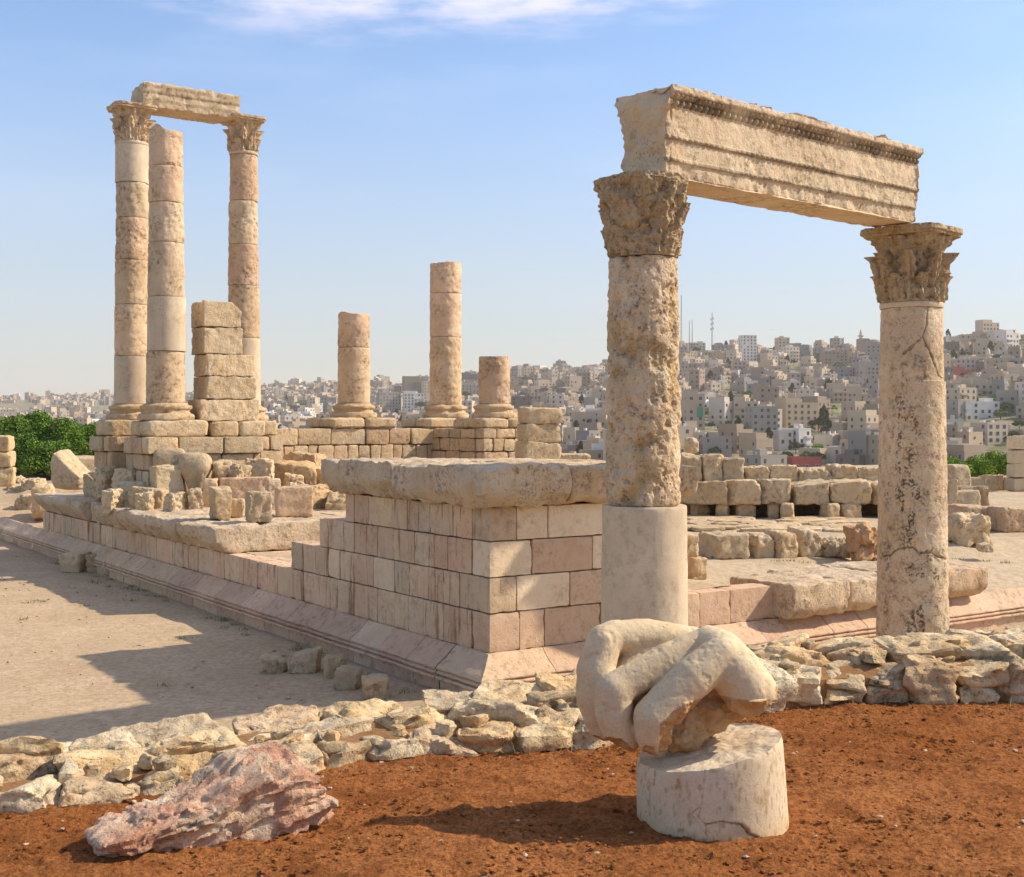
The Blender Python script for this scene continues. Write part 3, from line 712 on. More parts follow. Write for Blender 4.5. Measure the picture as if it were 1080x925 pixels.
def architrave(name, L, Wd, H, fr, seed, seg, label, cat, mat, loc, rz, parent=None):
    """fr: list of (z from top, outset) front profile with carved bands"""
    n = (int(L / seg), max(6, int(Wd / (seg * 2.5))), int(H / seg)); g, f = cubegrid(*n)
    p = g * [L / 2, Wd / 2, H / 2]; p[:, 2] += H / 2; p[:, 0] += L / 2
    q = p.copy(); zt = (H - p[:, 2]) / H
    fs, os_ = zip(*fr['prof']); off = np.interp(zt, fs, os_)
    x = p[:, 0]
    carve = np.zeros(len(p))
    for (a, b, per, amp, ty) in fr['bands']:
        inb = (zt > a) & (zt < b); c = (zt - (a + b) / 2) / ((b - a) / 2)
        ph = (x / per) % 1. - .5
        if ty == 'bead': sh = np.sqrt(np.clip(1 - (ph * 2.1) ** 2 - c ** 2 * .9, 0, 1)) - .35
        elif ty == 'egg': sh = np.sqrt(np.clip(1 - (ph * 2.5) ** 2 - c ** 2, 0, 1)) * 1.1 - .75 + .8 * (np.abs(np.abs(ph) - .5) < .05)
        carve = np.where(inb, sh * amp, carve)
    front = np.clip((-g[:, 1] - .999) * 1e6 + 1, 0, 1) * (g[:, 1] < -.99)
    back = (g[:, 1] > .99)
    wear = np.clip(.8 + fbm(p, .9, 3, seed) * 1.2, .3, 1)
    q[:, 1] -= front * (off + carve * wear)
    q[:, 1] += back * off
    d = np.where(np.abs(g) > .999, np.sign(g), 0); d = d / (np.linalg.norm(d, axis=1)[:, None] + 1e-9)
    endr = (np.abs(g[:, 0]) > .999)
    lf = g[:, 0] < -.99
    n1 = fbm(p, 3., 5, seed) * .009 - np.clip(fbm(p, 2., 4, seed + 2) - .18, 0, 1) * .09 * fr.get('chip', 1)
    n1 = n1 + lf * (fbm(p, 2.2, 5, seed + 3) * .09) + (g[:, 0] > .99) * fbm(p, 3, 4, seed + 4) * .05
    top = g[:, 2] > .99; n1 = n1 + top * fbm(p, 1.4, 4, seed + 5) * .05
    low = np.clip(1 - (p[:, 2]) / (H * .30), 0, 1) * front
    n1 = n1 - low * np.clip(fbm(p, 1.6, 4, seed + 6), 0, 1) * .09
    # rounded, broken arrises
    e = ((np.abs(g) > .96).sum(1) >= 2); n1 = n1 - e * np.abs(fbm(p, 4., 3, seed + 7)) * .05
    q = q + d * n1[:, None]
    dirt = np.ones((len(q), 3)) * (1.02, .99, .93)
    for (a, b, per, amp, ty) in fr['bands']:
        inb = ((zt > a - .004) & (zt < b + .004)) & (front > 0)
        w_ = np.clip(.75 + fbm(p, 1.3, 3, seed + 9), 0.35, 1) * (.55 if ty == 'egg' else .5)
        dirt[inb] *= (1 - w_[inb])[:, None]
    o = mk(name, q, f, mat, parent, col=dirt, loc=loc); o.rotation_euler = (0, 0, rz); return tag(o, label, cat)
w = l2w(2.05, TR + .12); fr2 = {'prof': [(0, .10), (.10, .12), (.22, .07), (.42, .05), (.44, .02), (.70, .0), (.72, -.03), (1, -.04)], 'bands': [(.42, .45, .3, .02, 'bead'), (.70, .73, .3, .02, 'bead')], 'chip': 1.2}
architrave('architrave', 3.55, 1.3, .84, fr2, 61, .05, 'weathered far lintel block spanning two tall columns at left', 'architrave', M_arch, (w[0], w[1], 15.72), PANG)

# ------------------------------------------------------------------ the two near columns and their architrave
AD = (.768, .640); AANG = math.atan2(AD[1], AD[0])
CL = (1.975, 18.4); CR = (7.44, 22.96)
def front_theta(c): return math.atan2(-c[1], -c[0])
# left near column
colL = empty('column', (CL[0], CL[1], 0), 0, 'near column with deeply pitted shaft on a smooth pale lower drum, behind the stone hand', 'column', 'near columns carrying the big carved lintel')
o = add_drum(colL, r0=.655, r1=.632, z0=-.1, z1=3.455, seed=71, nth=260, rough=.006, edge=.012, mat=M_new); o['label'] = 'smooth pale restored lower drum'
def pits(T, Z, P):
    q = fbm(P, 2.2, 5, 77, gain=.55)
    r_ = -np.clip(q - .0, 0, .8) * .09
    r_ -= np.clip(fbm(P, 7., 4, 78), 0, 1) * .035
    low = np.exp(-((Z - 3.5) / .35) ** 2) * np.clip(fbm(P, 3., 3, 79) + .2, 0, 1) * .06
    top = np.exp(-((Z - 7.1) / .12) ** 2) * np.clip(fbm(P, 2., 3, 80), 0, 1) * .10
    return r_ - low - top
def pitcol(T, Z, P):
    q = np.clip(fbm(P, 2.2, 5, 77, gain=.55) - .05, 0, .5) * 1.4
    g = np.clip(fbm(P, 1.0, 3, 87) - .1, 0, .6)
    return np.stack([1.06 - q * .22 - g * .10, 1.02 - q * .32 - g * .16, .96 - q * .48 - g * .2], 1)
o = add_drum(colL, r0=.575, r1=.525, z0=3.46, z1=7.12, seed=72, nth=300, rough=.02, edge=.02, fn=pits, colfn=pitcol, mat=M_near, cen=(-.02, 0)); o['label'] = 'deeply pitted upper shaft'
capital(colL, .50, 7.13, 1.17, 73, rot=AANG, erode=.035, clip=(0.15, .55), nth=320, nz=180, flare=1.16, av=.93, worn=.9)
# right near column
def crackfun(T, Z, P):
    th0 = front_theta(CR); dt = adiff(T, th0)
    # horizontal crack near y=585, wandering
    zc = 2.30 + .10 * np.sin(dt * 3.1 + 1) + fbm(P * [1, 1, 0], 3., 3, 91) * .10
    c = np.exp(-((Z - zc) / .016) ** 2) * .06 * (dt > -1.3)
    c += np.exp(-((Z - zc + .03) / .10) ** 2) * np.clip(fbm(P, 5, 3, 92) + .1, 0, 1) * .07 * np.exp(-((dt - .4) / .7) ** 2)
    # branching crack below the capital
    poly = [(.55, 6.85), (.48, 6.45), (.36, 6.25), (.62, 5.95), (.98, 5.55), (1.2, 5.5)]
    for (a, b), (a2, b2) in zip(poly[:-1], poly[1:]):
        dx, dy = (a2 - a) * .6, b2 - b; ll = dx * dx + dy * dy
        uu = np.clip((((dt - a) * .6) * dx + (Z - b) * dy) / ll, 0, 1); dist = np.hypot((dt - a) * .6 - uu * dx, (Z - b) - uu * dy) + fbm(P, 7, 3, 93) * .02
        c = np.maximum(c, np.exp(-(dist / .012) ** 2) * .05)
    a, b, a2, b2 = .36, 6.25, -.25, 5.95
    dx, dy = (a2 - a) * .6, b2 - b; ll = dx * dx + dy * dy
    uu = np.clip((((dt - a) * .6) * dx + (Z - b) * dy) / ll, 0, 1); dist = np.hypot((dt - a) * .6 - uu * dx, (Z - b) - uu * dy) + fbm(P, 7, 3, 93) * .03
    c = np.maximum(c, np.exp(-(dist / .012) ** 2) * .035)
    # the shaft below the branching crack stands a little proud
    c -= .035 * (Z < 5.45) * np.clip((dt - .2) / .8, 0, 1)
    return -c
def rcol(T, Z, P):
    th0 = front_theta(CR); dt = adiff(T, th0)
    band = np.exp(-((dt - .05 - .25 * np.sin(Z * 1.1)) / .42) ** 2) * np.interp(Z, [0, 3.2, 4.8, 5.6, 7], [.9, .95, .8, .35, .1])
    band = np.maximum(band, .35 * np.exp(-((dt + .75) / .35) ** 2) * (Z < 3.6))
    band = np.maximum(band, .8 * (Z < 2.4) * np.exp(-((dt - .6) / .5) ** 2))
    n = np.clip(fbm(P * [1, 1, .45], 4.5, 5, 95, gain=.62) + .12, 0, .5) * 2
    n2 = np.clip(fbm(P, 19., 3, 96, gain=.7) + .06, 0, .4) * 3.2
    d = np.clip(band * n * n2 * 1.25, 0, .8)
    return np.stack([1.05 - d * 1.02, 1.0 - d * .98, .94 - d * .92], 1)
colR = empty('column', (CR[0], CR[1], 0), 0, 'near right column with a cracked, dark lichen streaked shaft and intact leafy capital', 'column', 'near columns carrying the big carved lintel')
def crack2(T, Z, P): return crackfun(T, Z, P) - np.clip(fbm(P, 3., 4, 97) - .15, 0, 1) * .03
o = add_drum(colR, name='shaft', r0=.645, r1=.555, z0=-.1, z1=6.80, seed=74, nth=320, rough=.012, edge=.01, fn=crack2, colfn=rcol, mat=M_near); o['label'] = 'cracked shaft streaked with dark lichen'
add_drum(colR, name='neck_ring', r0=.575, r1=.58, z0=6.805, z1=6.90, seed=75, nth=200, rough=.006, edge=.01, mat=M_new)
capital(colR, .57, 6.905, 1.37, 76, rot=AANG + .1, erode=.022, nth=320, nz=190, flare=1.27)

fr1 = {'prof': [(0, .13), (.085, .14), (.10, .11), (.16, .06), (.225, .03), (.235, .0), (.545, .0), (.55, .012), (.585, .012), (.59, -.02), (.79, -.02), (.795, -.012), (.825, -.012), (.83, -.045), (1, -.05)],
       'bands': [(.10, .145, .10, .030, 'bead'), (.150, .225, .13, .055, 'egg'), (.545, .588, .12, .036, 'bead'), (.79, .828, .12, .032, 'bead')], 'chip': .35}
nx_, ny_ = -AD[1], AD[0]
# front-left bottom corner seen at (700,184); box local y=0 is the centreline
fx, fy_ = (2.286, 18.0); W1 = .90
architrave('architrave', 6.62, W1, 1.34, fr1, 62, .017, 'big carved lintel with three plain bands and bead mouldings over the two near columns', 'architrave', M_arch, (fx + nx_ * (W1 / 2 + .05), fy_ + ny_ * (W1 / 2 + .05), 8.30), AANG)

# ------------------------------------------------------------------ loose blocks and boulders
def loose(name, cat, label, x0, x1, ytop, ybase, z, depth, rz=0., seed=0, DD=None, mat=None, group=None, col=None, planes=(), k=24, chips=4, chip=.2, rough=.03, tilt=.05, seg=None, sink=.02, warp=0., kind='warm', fnv=None):
    if DD: z = EYE - (ybase - HY) * DD / F
    D = (EYE - z) * F / (ybase - HY); w = (x1 - x0) / F * D; h = (ybase - ytop) / F * D
    # the outline width of a turned box
    c, s_ = abs(math.cos(rz)), abs(math.sin(rz)); wl = max(.8 * w, (w - depth * s_) / max(c, .3)) * 1.03
    v, f = stone((wl, depth, h + sink), seed + 500, seg=seg or max(.03, min(wl, h) / 14), k=k, tilt=tilt, chips=chips, chip=chip, rough=rough, planes=planes, warp=warp, nscale=2.5 / max(h, .3))
    if fnv is not None: v = fnv(v, wl, depth, h)
    p = gpt((x0 + x1) / 2, ybase, z); p[1] += depth / 2 * c; p[0] *= p[1] / D
    o = mk(name, v - [0, 0, sink], f, mat or M_block, col=col or tint(random.Random(seed), kind), loc=p); o.rotation_euler = (0, 0, rz)
    return tag(o, label, cat, group)
G1 = 'small stones along the foot of the podium'
loose('loose_stone', 'stone', 'flat pale stone on the sand, farthest left of the five below the podium', 273, 303, 695, 711, 0, .35, .1, 1, group=G1, kind='cream', k=9, tilt=.12)
loose('loose_stone', 'stone', 'squarish grey stone, second from the left of five below the podium', 307, 338, 688, 711, 0, .45, -.1, 2, group=G1, kind='grey', k=9, tilt=.12)
loose('loose_stone', 'stone', 'brownish rounded stone touching the podium foot, middle of the row of five', 340, 367, 693, 716, 0, .4, .3, 3, group=G1, k=10)
loose('loose_stone', 'stone', 'rounded grey stone at the podium foot, fourth of the row of five', 353, 384, 706, 729, 0, .45, -.2, 4, group=G1, kind='grey', k=10)
loose('loose_stone', 'stone', 'angular grey stone nearest the rubble wall at the podium foot', 380, 412, 715, 739, 0, .45, .2, 5, group=G1, kind='grey')
G2 = 'fallen fragments beside the long moulding'
loose('stone_fragment', 'stone', 'carved fragment with a wide flat top lying beside the long base moulding', 65, 95, 584, 604, 0, .7, -.3, 6, group=G2, kind='cream',
      fnv=lambda v, w, d, h: np.stack([v[:, 0] * np.interp(v[:, 2], [0, h * .5, h * .65, h], [.8, .85, 1, 1.02]), v[:, 1], v[:, 2]], 1))
loose('loose_stone', 'stone', 'small dark jagged stone between the carved fragment and the fallen drum', 90, 113, 586, 604, 0, .5, .3, 7, group=G2, kind='grey', rough=.08)
loose('fallen_drum', 'stone', 'rounded fallen stone lying on its side beside the long base moulding', 105, 146, 592, 609, 0, .5, -.35, 8, group=G2, k=5, rough=.03)
# on the ledge
ZL = 2.13
loose('leaning_boulder', 'boulder', 'large pale leaning boulder with a raised peak on the far end of the ledge', 55, 98, 473, 517, ZL, 1.1, -.3, 10, kind='cream', k=9, chips=3,
      fnv=lambda v, w, d, h: np.stack([v[:, 0], v[:, 1], v[:, 2] * np.interp(v[:, 0], [-w / 2, -w * .38, -w * .1, w / 2], [.9, 1.0, .78, .35])], 1))
loose('peaked_stone', 'stone', 'small upright stone with a pointed left corner on the ledge edge', 88, 112, 500, 526, ZL - .1, .6, -.3, 11, kind='cream', k=14,
      fnv=lambda v, w, d, h: np.stack([v[:, 0], v[:, 1], v[:, 2] * np.interp(v[:, 0], [-w / 2, -w * .3, -w * .1, w / 2], [1.05, 1.0, .75, .8])], 1))
loose('rough_block', 'stone', 'rough pale block on the ledge beside the round boulder', 158, 196, 490, 524, ZL, .8, .5, 12, DD=37.9, sink=.5, kind='cream', rough=.06)
loose('round_boulder', 'boulder', 'round grey boulder narrowing to its foot, propped against the column platform', 191, 223, 477, 521, ZL, .8, 0, 13, DD=38.0, kind='grey', k=4.5, chips=1, rough=.02,
      fnv=lambda v, w, d, h: v * np.stack([np.interp(v[:, 2], [0, h * .3, h * .6, h], [.42, .62, 1., 1.03])] * 2 + [np.ones(len(v))], 1))
loose('boulder', 'boulder', 'smooth grey boulder leaning on the platform behind the rough pale block', 160, 198, 473, 512, ZL, .7, .2, 14, DD=38.4, sink=.6, kind='grey', k=6, chips=2)
loose('flat_stone', 'stone', 'flat pale slab stone lying on the ledge left of the rough block', 118, 160, 508, 523, ZL, .9, .2, 15, DD=38.5, sink=.4, kind='cream', k=9)
loose('flat_stone', 'stone', 'low flat stone on the ledge in front of the pale slab stone', 136, 176, 514, 528, ZL, .6, -.1, 16, DD=37.4, sink=.3, k=9)
loose('upright_block', 'stone', 'squared upright block on the ledge, left of the pitted upright block', 221, 245, 514, 548, ZL, .75, .45, 17, kind='warm', chips=2)
loose('upright_block', 'stone', 'pitted upright block standing alone near the front of the ledge', 258, 287, 519, 552, ZL, .85, .35, 18, kind='grey', rough=.06, chips=2)
loose('small_stone', 'stone', 'small stone wedged between the two upright blocks on the ledge', 244, 259, 526, 546, ZL, .4, 0, 19, k=10)
loose('squared_block', 'stone', 'wide pink squared block on the ledge in front of the ochre rock pile', 287, 331, 513, 545, ZL, .8, .3, 20, kind='rose', chips=1)
loose('long_block', 'stone', 'long pink block at the foot of the column platform behind the upright blocks', 228, 288, 503, 527, ZL, .8, .25, 22, DD=38.0, sink=.3, kind='rose', chips=1)
loose('rough_block', 'stone', 'pale rough block at the right end of the long pink block', 280, 298, 505, 528, ZL, .8, .25, 23, DD=38.2, sink=.3, kind='cream')
loose('rough_block', 'stone', 'square pink block at the left end of the long pink block', 212, 231, 505, 528, ZL, .7, .25, 24, DD=37.5, sink=.3, kind='rose')
loose('ledge_block', 'stone', 'low dark block jutting from the left side of the column platform', 72, 118, 481, 512, ZL, 1.2, .5, 25, kind='grey', chips=1)
for i, (a, b, y0, y1, D_, kd, lb) in enumerate(((100, 122, 492, 512, 40, 'grey', 'dark stone under the left corner of the column platform'), (122, 146, 494, 511, 39.5, 'cream', 'pale tumbled stone left of the smooth grey boulder'), (222, 244, 486, 506, 38.4, 'warm', 'tumbled stone right of the round boulder, upper one'), (240, 262, 490, 504, 38.4, 'grey', 'flat tumbled stone against the platform masonry'), (262, 288, 484, 504, 39.5, 'cream', 'pale tumbled block below the right tall column'), (196, 214, 516, 530, 36.6, 'warm', 'small stone under the round boulder'), (176, 194, 520, 532, 36.2, 'cream', 'small pale stone in front of the rough block'), (146, 160, 520, 530, 36.6, 'grey', 'small grey stone in front of the low flat stone'), (298, 322, 500, 516, 40, 'warm', 'tumbled stone between the pink block and the ochre heap'), (112, 128, 516, 527, 37.2, 'cream', 'small pale stone right of the pointed upright stone'))):
    loose('tumbled_stone', 'stone', lb, a, b, y0, y1, ZL, .7, (i % 3 - 1) * .4, 170 + i, DD=D_, sink=.5, kind=kd, k=14, rough=.06, chip=.3, chips=5, group='stones tumbled on the ledge')
# ochre pile
r = random.Random(9)
pile = [(290, 335, 488, 516), (325, 368, 496, 520), (300, 350, 478, 500), (340, 372, 505, 528), (318, 345, 512, 540), (345, 372, 520, 546), (330, 352, 503, 522), (290, 312, 496, 512), (272, 300, 488, 506)]
pl_lab = ['long sloping ochre rock', 'wide ochre rock at the right', 'broken ochre rock crowning the pile', 'ochre rock low at the right', 'ochre stone at the front of the pile', 'ochre stone by the pier', 'small ochre rock in the middle', 'small pale rock on the left', 'pale rock at the far left end']
for i, (a, b, c, d) in enumerate(pile):
    loose('pile_rock', 'rock', pl_lab[i] + ', in the heap beside the pier', a, b, c, d, 2., 1.2, r.uniform(-.5, .5), 30 + i, DD=[40.5, 41, 43, 39.5, 37.5, 37, 41, 42, 42.5][i], sink=.7, rough=.07, col=(1.0, .86, .66) if i in (0, 1, 3) else (1.05, .95, .8), chip=.35, group='ochre rocks heaped by the pier')

# stack of three blocks right of the wall corner
st = empty('stone_stack', px(569, 487, 44.), .3, 'stack of three big rounded blocks at the right end of the column platform', 'stone stack')
for i, (a, b, y0, y1) in enumerate(((549, 588, 430, 447), (548, 587, 446, 467), (547, 590, 466, 488))):
    D = 44.; v, f = stone(((b - a) / F * D, 1.2, (y1 - y0) / F * D), 400 + i, seg=.08, k=16, tilt=.04, chips=3, rough=.035)
    mk('block', v + [((a + b) / 2 - 569) / F * D, 0, (487 - y1) / F * D], f, M_block, st, col=tint(random.Random(i + 3), 'warm'))
mk_b = boxv(-1.2, 1.2, -.5, 1.4, -2.2, 0); mk('footing', mk_b, BOXF, M_block, st)
loose('flat_stone', 'stone', 'flat thin stone lying at the foot of the three block stack', 590, 624, 478, 487, 3.0, .8, .2, 44, kind='cream', sink=1.4)

# stones in the courtyard on the right
ZF = 1.40
loose('rough_block', 'stone', 'pinkish block partly hidden behind the smooth lower drum of the pitted column', 716, 741, 588, 612, ZF, .8, .4, 48, kind='pink', k=16)
loose('rough_block', 'stone', 'small pale block behind the pitted column, above the pinkish one', 712, 733, 563, 588, 2.0, .7, .2, 49, kind='cream', k=16)
G3 = 'row of courtyard blocks'
for i, (a, b, y0, y1, lab) in enumerate(((738, 788, 563, 591, 'largest and leftmost block of the low row of four in the courtyard'), (786, 811, 565, 590, 'second block of the low row of four in the courtyard'), (809, 837, 562, 590, 'third block of the low row of four in the courtyard'), (834, 860, 559, 588, 'rounded right end block of the low row of four in the courtyard'))):
    loose('courtyard_block', 'stone', lab, a, b, y0, y1, ZF, 1.0, .25, 50 + i, group=G3, k=16, kind=['grey', 'cream', 'warm', 'cream'][i], rough=.05)
loose('red_rock', 'rock', 'crumbling reddish rock lump in the courtyard left of the near right column', 893, 934, 556, 592, ZF, .9, .2, 60, rough=.14, col=(1.0, .78, .62), chip=.4, k=9)
loose('low_stone', 'stone', 'low dark stone half sunk in earth left of the crumbling reddish lump', 862, 898, 571, 588, ZF, .9, -.2, 61, kind='grey', k=9, rough=.08)
loose('rough_lump', 'rock', 'low rugged stone lump in the courtyard just right of the near right column', 997, 1040, 545, 576, ZF, 1.2, .1, 62, rough=.12, k=8, kind='warm')
loose('small_stone', 'stone', 'tiny pale stone lying alone on the courtyard earth at far right', 1030, 1046, 574, 582, ZF, .3, .3, 63, k=8, kind='cream')
loose('flat_block', 'stone', 'long flat stone bench like block on the courtyard edge at far right', 1000, 1046, 534, 560, ZF, 1.3, .2, 64, kind='pink', k=14)
loose('flat_block', 'stone', 'pinkish flat block at the right border, behind the rugged lump', 1040, 1084, 536, 562, ZF, 1.3, .2, 65, kind='rose', k=14)
loose('stacked_block', 'stone', 'upper pale block stacked right behind the near right column', 994, 1021, 490, 519, 1.95, 1.1, .2, 66, kind='cream', k=16)
loose('stacked_block', 'stone', 'lower dark block of the stack behind the near right column', 990, 1030, 518, 547, ZF, 1.3, .1, 67, kind='grey', k=12)
# masonry row across the back of the courtyard
r = random.Random(77)
def place_row(xsx, y0, y1, z, name, kinds, lab, group, depth=1.1, k=16, seed0=0, rough=.045):
    for i in range(len(xsx) - 1):
        loose(name, 'stone', lab[i], xsx[i] - .6, xsx[i + 1] + .6, y0 + r.uniform(-2, 2.5), y1, z, depth, r.uniform(-.06, .06), seed0 + i, group=group, k=k, kind=kinds[i % len(kinds)], rough=rough, chips=5, chip=.25)
ordn = ['first', 'second', 'third', 'fourth', 'fifth', 'sixth', 'seventh', 'eighth', 'ninth', 'tenth', 'eleventh', 'twelfth']
low = [716, 762, 798, 830, 868, 912, 944, 966, 986, 1000]
place_row(low, 508, 532, 1.90, 'wall_block', ['grey', 'warm', 'cream'], [ordn[i] + ' long block from the left in the lower tier of the courtyard back wall' for i in range(9)], 'blocks of the courtyard back wall', 2.0, seed0=80, k=30)
up = [719, 739, 761, 783, 810, 838, 872, 900, 926, 946, 962]
hts = {0: 477, 1: 477, 2: 478, 3: 482}
for i in range(10):
    y0 = [480, 480, 482, 493, 492, 495, 491, 493, 494, 493][i]
    loose('wall_block', 'stone', ordn[i] + ' rounded block from the left in the upper tier of the courtyard back wall', up[i] - .8, up[i + 1] + .8, y0 + r.uniform(-1, 1), 510, 2.62, 1.0, r.uniform(-.12, .12), 100 + i, group='blocks of the courtyard back wall', k=14, tilt=.05, sink=.3, DD=43.9, kind=['warm', 'cream', 'grey'][i % 3], rough=.06)
loose('capping_stone', 'stone', 'single round stone perched on top of the courtyard back wall beside the pitted column', 722, 736, 461, 477.5, 3.75, .6, .2, 120, k=6, kind='cream')
for i, (a, b) in enumerate(((728, 748), (754, 770), (773, 796), (808, 824), (822, 839), (866, 884), (882, 908), (925, 945))):
    loose('prop_stone', 'stone', ordn[i] + ' small prop stone from the left under the courtyard back wall', a, b, 531, 546 + r.uniform(-1, 2.5), ZF, .7, r.uniform(-.3, .3), 130 + i, group='prop stones under the back wall', k=8)
bk = empty('back_wall_core', px(840, 530, 45.), 0, 'low dark rubble core of the courtyard back wall seen between its prop stones', 'wall')
A = Acc()
for i in range(26):
    v, f = stone((1.0, .9, 1.2), 700 + i, seg=.14, k=12, rough=.08, chips=4, chip=.3); A.add(v + [-4.2 + i * .43, 0 + (i % 2) * .2, -.6], f, (.6, .55, .5))
A.build('rubble_core', M_block, bk)
# paving patch in front of the back wall
A = Acc(); r = random.Random(3)
for i in range(60):
    p = gpt(r.uniform(722, 905), r.uniform(546, 560), 1.42); v, f = stone((r.uniform(.5, 1.3), r.uniform(.4, .9), .12), 800 + i, seg=.15, k=12, tilt=.02, rough=.015); A.add(rot2(v, r.uniform(-.2, .2)) + [p[0], p[1], 1.38], f, tint(r, 'warm'))
pv = A.build('paving', M_block); tag(pv, 'worn paving stones in front of the courtyard back wall', 'paving', kind='structure')
# displaced cornice blocks over the moulding at right
slab('cornice_block', 6.75, 8.42, -.55, 1.25, .80, 1.50, 140, None, .12, rough=.04, seg=.06)
slab('cornice_block', 8.48, 10.15, -.5, 1.9, .80, 1.47, 141, None, .12, rough=.04, seg=.06)
slab('cornice_block', 10.2, 11.6, -.55, 1.9, .80, 1.50, 142, None, .10, rough=.04, seg=.06)
slab('cornice_block', 11.64, 13.1, -.5, 1.7, .80, 1.45, 143, None, .14, rough=.04, seg=.06, col=(1.03, .95, .9))
# low wall and end pier at the right border
lw = empty('low_wall', px(1040, 517, 61), .1, 'low wall of pale square blocks beyond the courtyard at far right', 'wall')
A = Acc(); r = random.Random(8)
for i in range(7):
    v, f = stone((1.0, .7, .72 + r.uniform(-.05, .05)), 820 + i, seg=.12, k=24, chips=2); A.add(v + [-2.3 + i * .98 - .4, 0, -.02], f, tint(r, 'cream'))
A.build('masonry', M_block, lw)
ep = empty('masonry_pier', px(1078, 518, 60), .1, 'tall squared masonry pier at the right edge of the picture', 'pier')
A = Acc()
for j in range(4):
    for i in range(3):
        v, f = stone((.58, .8, .66), 840 + i + 5 * j, seg=.1, k=40, chips=1, chip=.08); A.add(v + [-.35 + i * .6 + (j % 2) * .04, 0, j * .68], f, tint(r, 'cream'))
A.build('masonry', M_new, ep)
# broken pier at the left border and the rubble bank
lp = empty('broken_pier', px(0, 513, 55), .2, 'broken masonry pier of three stacked blocks at the left edge of the picture', 'pier')
for j, (y0, y1) in enumerate(((495, 515), (478, 495), (461, 478))):
    v, f = stone((1.35 - .1 * j, 1.0, (y1 - y0) / F * 55), 860 + j, seg=.08, k=18, chips=3, rough=.04); mk('block', v + [-.05, 0, (515 - y1) / F * 55], f, M_block, lp, col=(1.05, .98, .85))
labs = ['grey boulder low on the bank beside the long moulding', 'rounded rock upper left on the earth bank', 'rock half buried on the crest of the bank', 'broad rock where the bank meets the ledge', 'dark rock under the leaning boulder', 'small rock on the bank near the broken pier']
for i, (a, b, c, d) in enumerate(((18, 42, 522, 540), (8, 26, 512, 524), (24, 46, 505, 518), (34, 56, 512, 534), (40, 58, 520, 538), (14, 26, 503, 512))):
    loose('bank_rock', 'rock', labs[i], a, b, c, d, [.6, 1.1, 1.4, 1.0, .8, 1.6][i], 1.0, r.uniform(-.4, .4), 150 + i, group='rocks on the left bank', kind=['grey', 'warm'][i % 2], rough=.08, k=9, sink=.6)

# ------------------------------------------------------------------ rubble wall in front
RW = empty('rubble_wall', (0.3, 9.4, 2.28), 0, 'low broad wall of rough pale rubble stones running behind the stone hand', 'wall')
r = random.Random(55)
rcols = [(1.14, 1.10, 1.0), (1.2, 1.17, 1.1), (1.05, 1.0, .9), (1.08, .92, .70), (.86, .82, .76), (1.14, 1.04, .86), (1.04, .92, .80), (1.18, 1.16, 1.1)]
def wall_pt(a):   # a: metres along the wall from its left end
    return np.interp(a, _ca, _wX), np.interp(a, _ca, _wd)
_ca = np.concatenate([[0], np.cumsum(np.hypot(np.diff(_wX), np.diff(_wd)))])
a_start = np.interp(-4.3, _wX, _ca); a_end = np.interp(6.0, _wX, _ca)
def wall_h(x): return np.interp(x, [-4.5, -2.5, -1, .5, 2.2, 4.5, 7], [.09, .10, .12, .18, .31, .33, .36])
def wall_w(x): return np.interp(x, [-4.5, -2, 1, 3, 4.1, 5.4, 7], [1.0, .9, .92, 1.05, 1.12, 1.9, 2.1])
cnt = 0
rows = [(0., .42, .34), (.44, .40, .6), (.78, .36, .7)]
def put_stone(a, off, w, d, h, zb, parent=RW, acc=None, rzj=.25, k=13, flat=False):
    global cnt
    x, y = wall_pt(a); x2, y2 = wall_pt(a + .3); ang = math.atan2(y2 - y, x2 - x)
    nx, ny = -math.sin(ang), math.cos(ang)
    sd = r.randint(0, 99999)
    v, f = stone((w, d, h), sd, seg=.02 if acc is None else .05, k=50, tilt=.18, chips=8, chip=.36, rough=.026, nscale=5., maxn=30, warp=.02)
    strat = fbm(v * [1.2, 1.2, 9], 1.6, 4, sd % 50) * .022; v = v + np.sign(v - [0, 0, h / 2]) * strat[:, None] * [1, 1, .4]
    v = rot2(v, ang + r.uniform(-rzj, rzj)); c = rcols[r.randrange(len(rcols))]
    P = np.array([x + nx * off - .3, y + ny * off - 9.4, zb])
    cc = np.array(c) * (1.04 + .26 * fbm(v, 4., 3, sd % 60)[:, None])
    if acc is not None: acc.add(v + P, f, cc)
    else: mk('stone', v, f, M_rubble, parent, col=cc, loc=P); cnt += 1
a = a_start
while a < a_end:      # front facing stones
    x, _ = wall_pt(a); H = wall_h(x); w = r.uniform(.24, .52)
    if x > 1.9 and r.random() < .45:
        put_stone(a + w / 2, .20, w * 1.05, .42, H * .62, -.05); put_stone(a + w / 2 + .03, .24, w * 1.1, .45, H * .5, H * .5 - .05)
    else: put_stone(a + w / 2, .20 + r.uniform(-.05, .05), w * 1.1, .46, H * r.uniform(.95, 1.15) + .06, -.05)
    a += w * 1.0
nrow = 0
a = a_start + .2
while a < a_end:
    x, _ = wall_pt(a); w = r.uniform(.42, .8)
    H = wall_h(x); put_stone(a + w / 2, .58 + r.uniform(-.06, .06), w * 1.1, .42, .24, H - .16 + r.uniform(-.02, .03), rzj=.5)
    a += w * 1.04
a = a_start + .1
while a < a_end and cnt < 98:
    x, _ = wall_pt(a); w = r.uniform(.45, .85)
    H = wall_h(x); put_stone(a + w / 2, .95 + r.uniform(-.07, .07), w * 1.1, .44, .24, H - .18 + r.uniform(-.02, .04), rzj=.5)
    a += w * 1.06
print('rubble parts', cnt)
A = Acc()
a = a_start
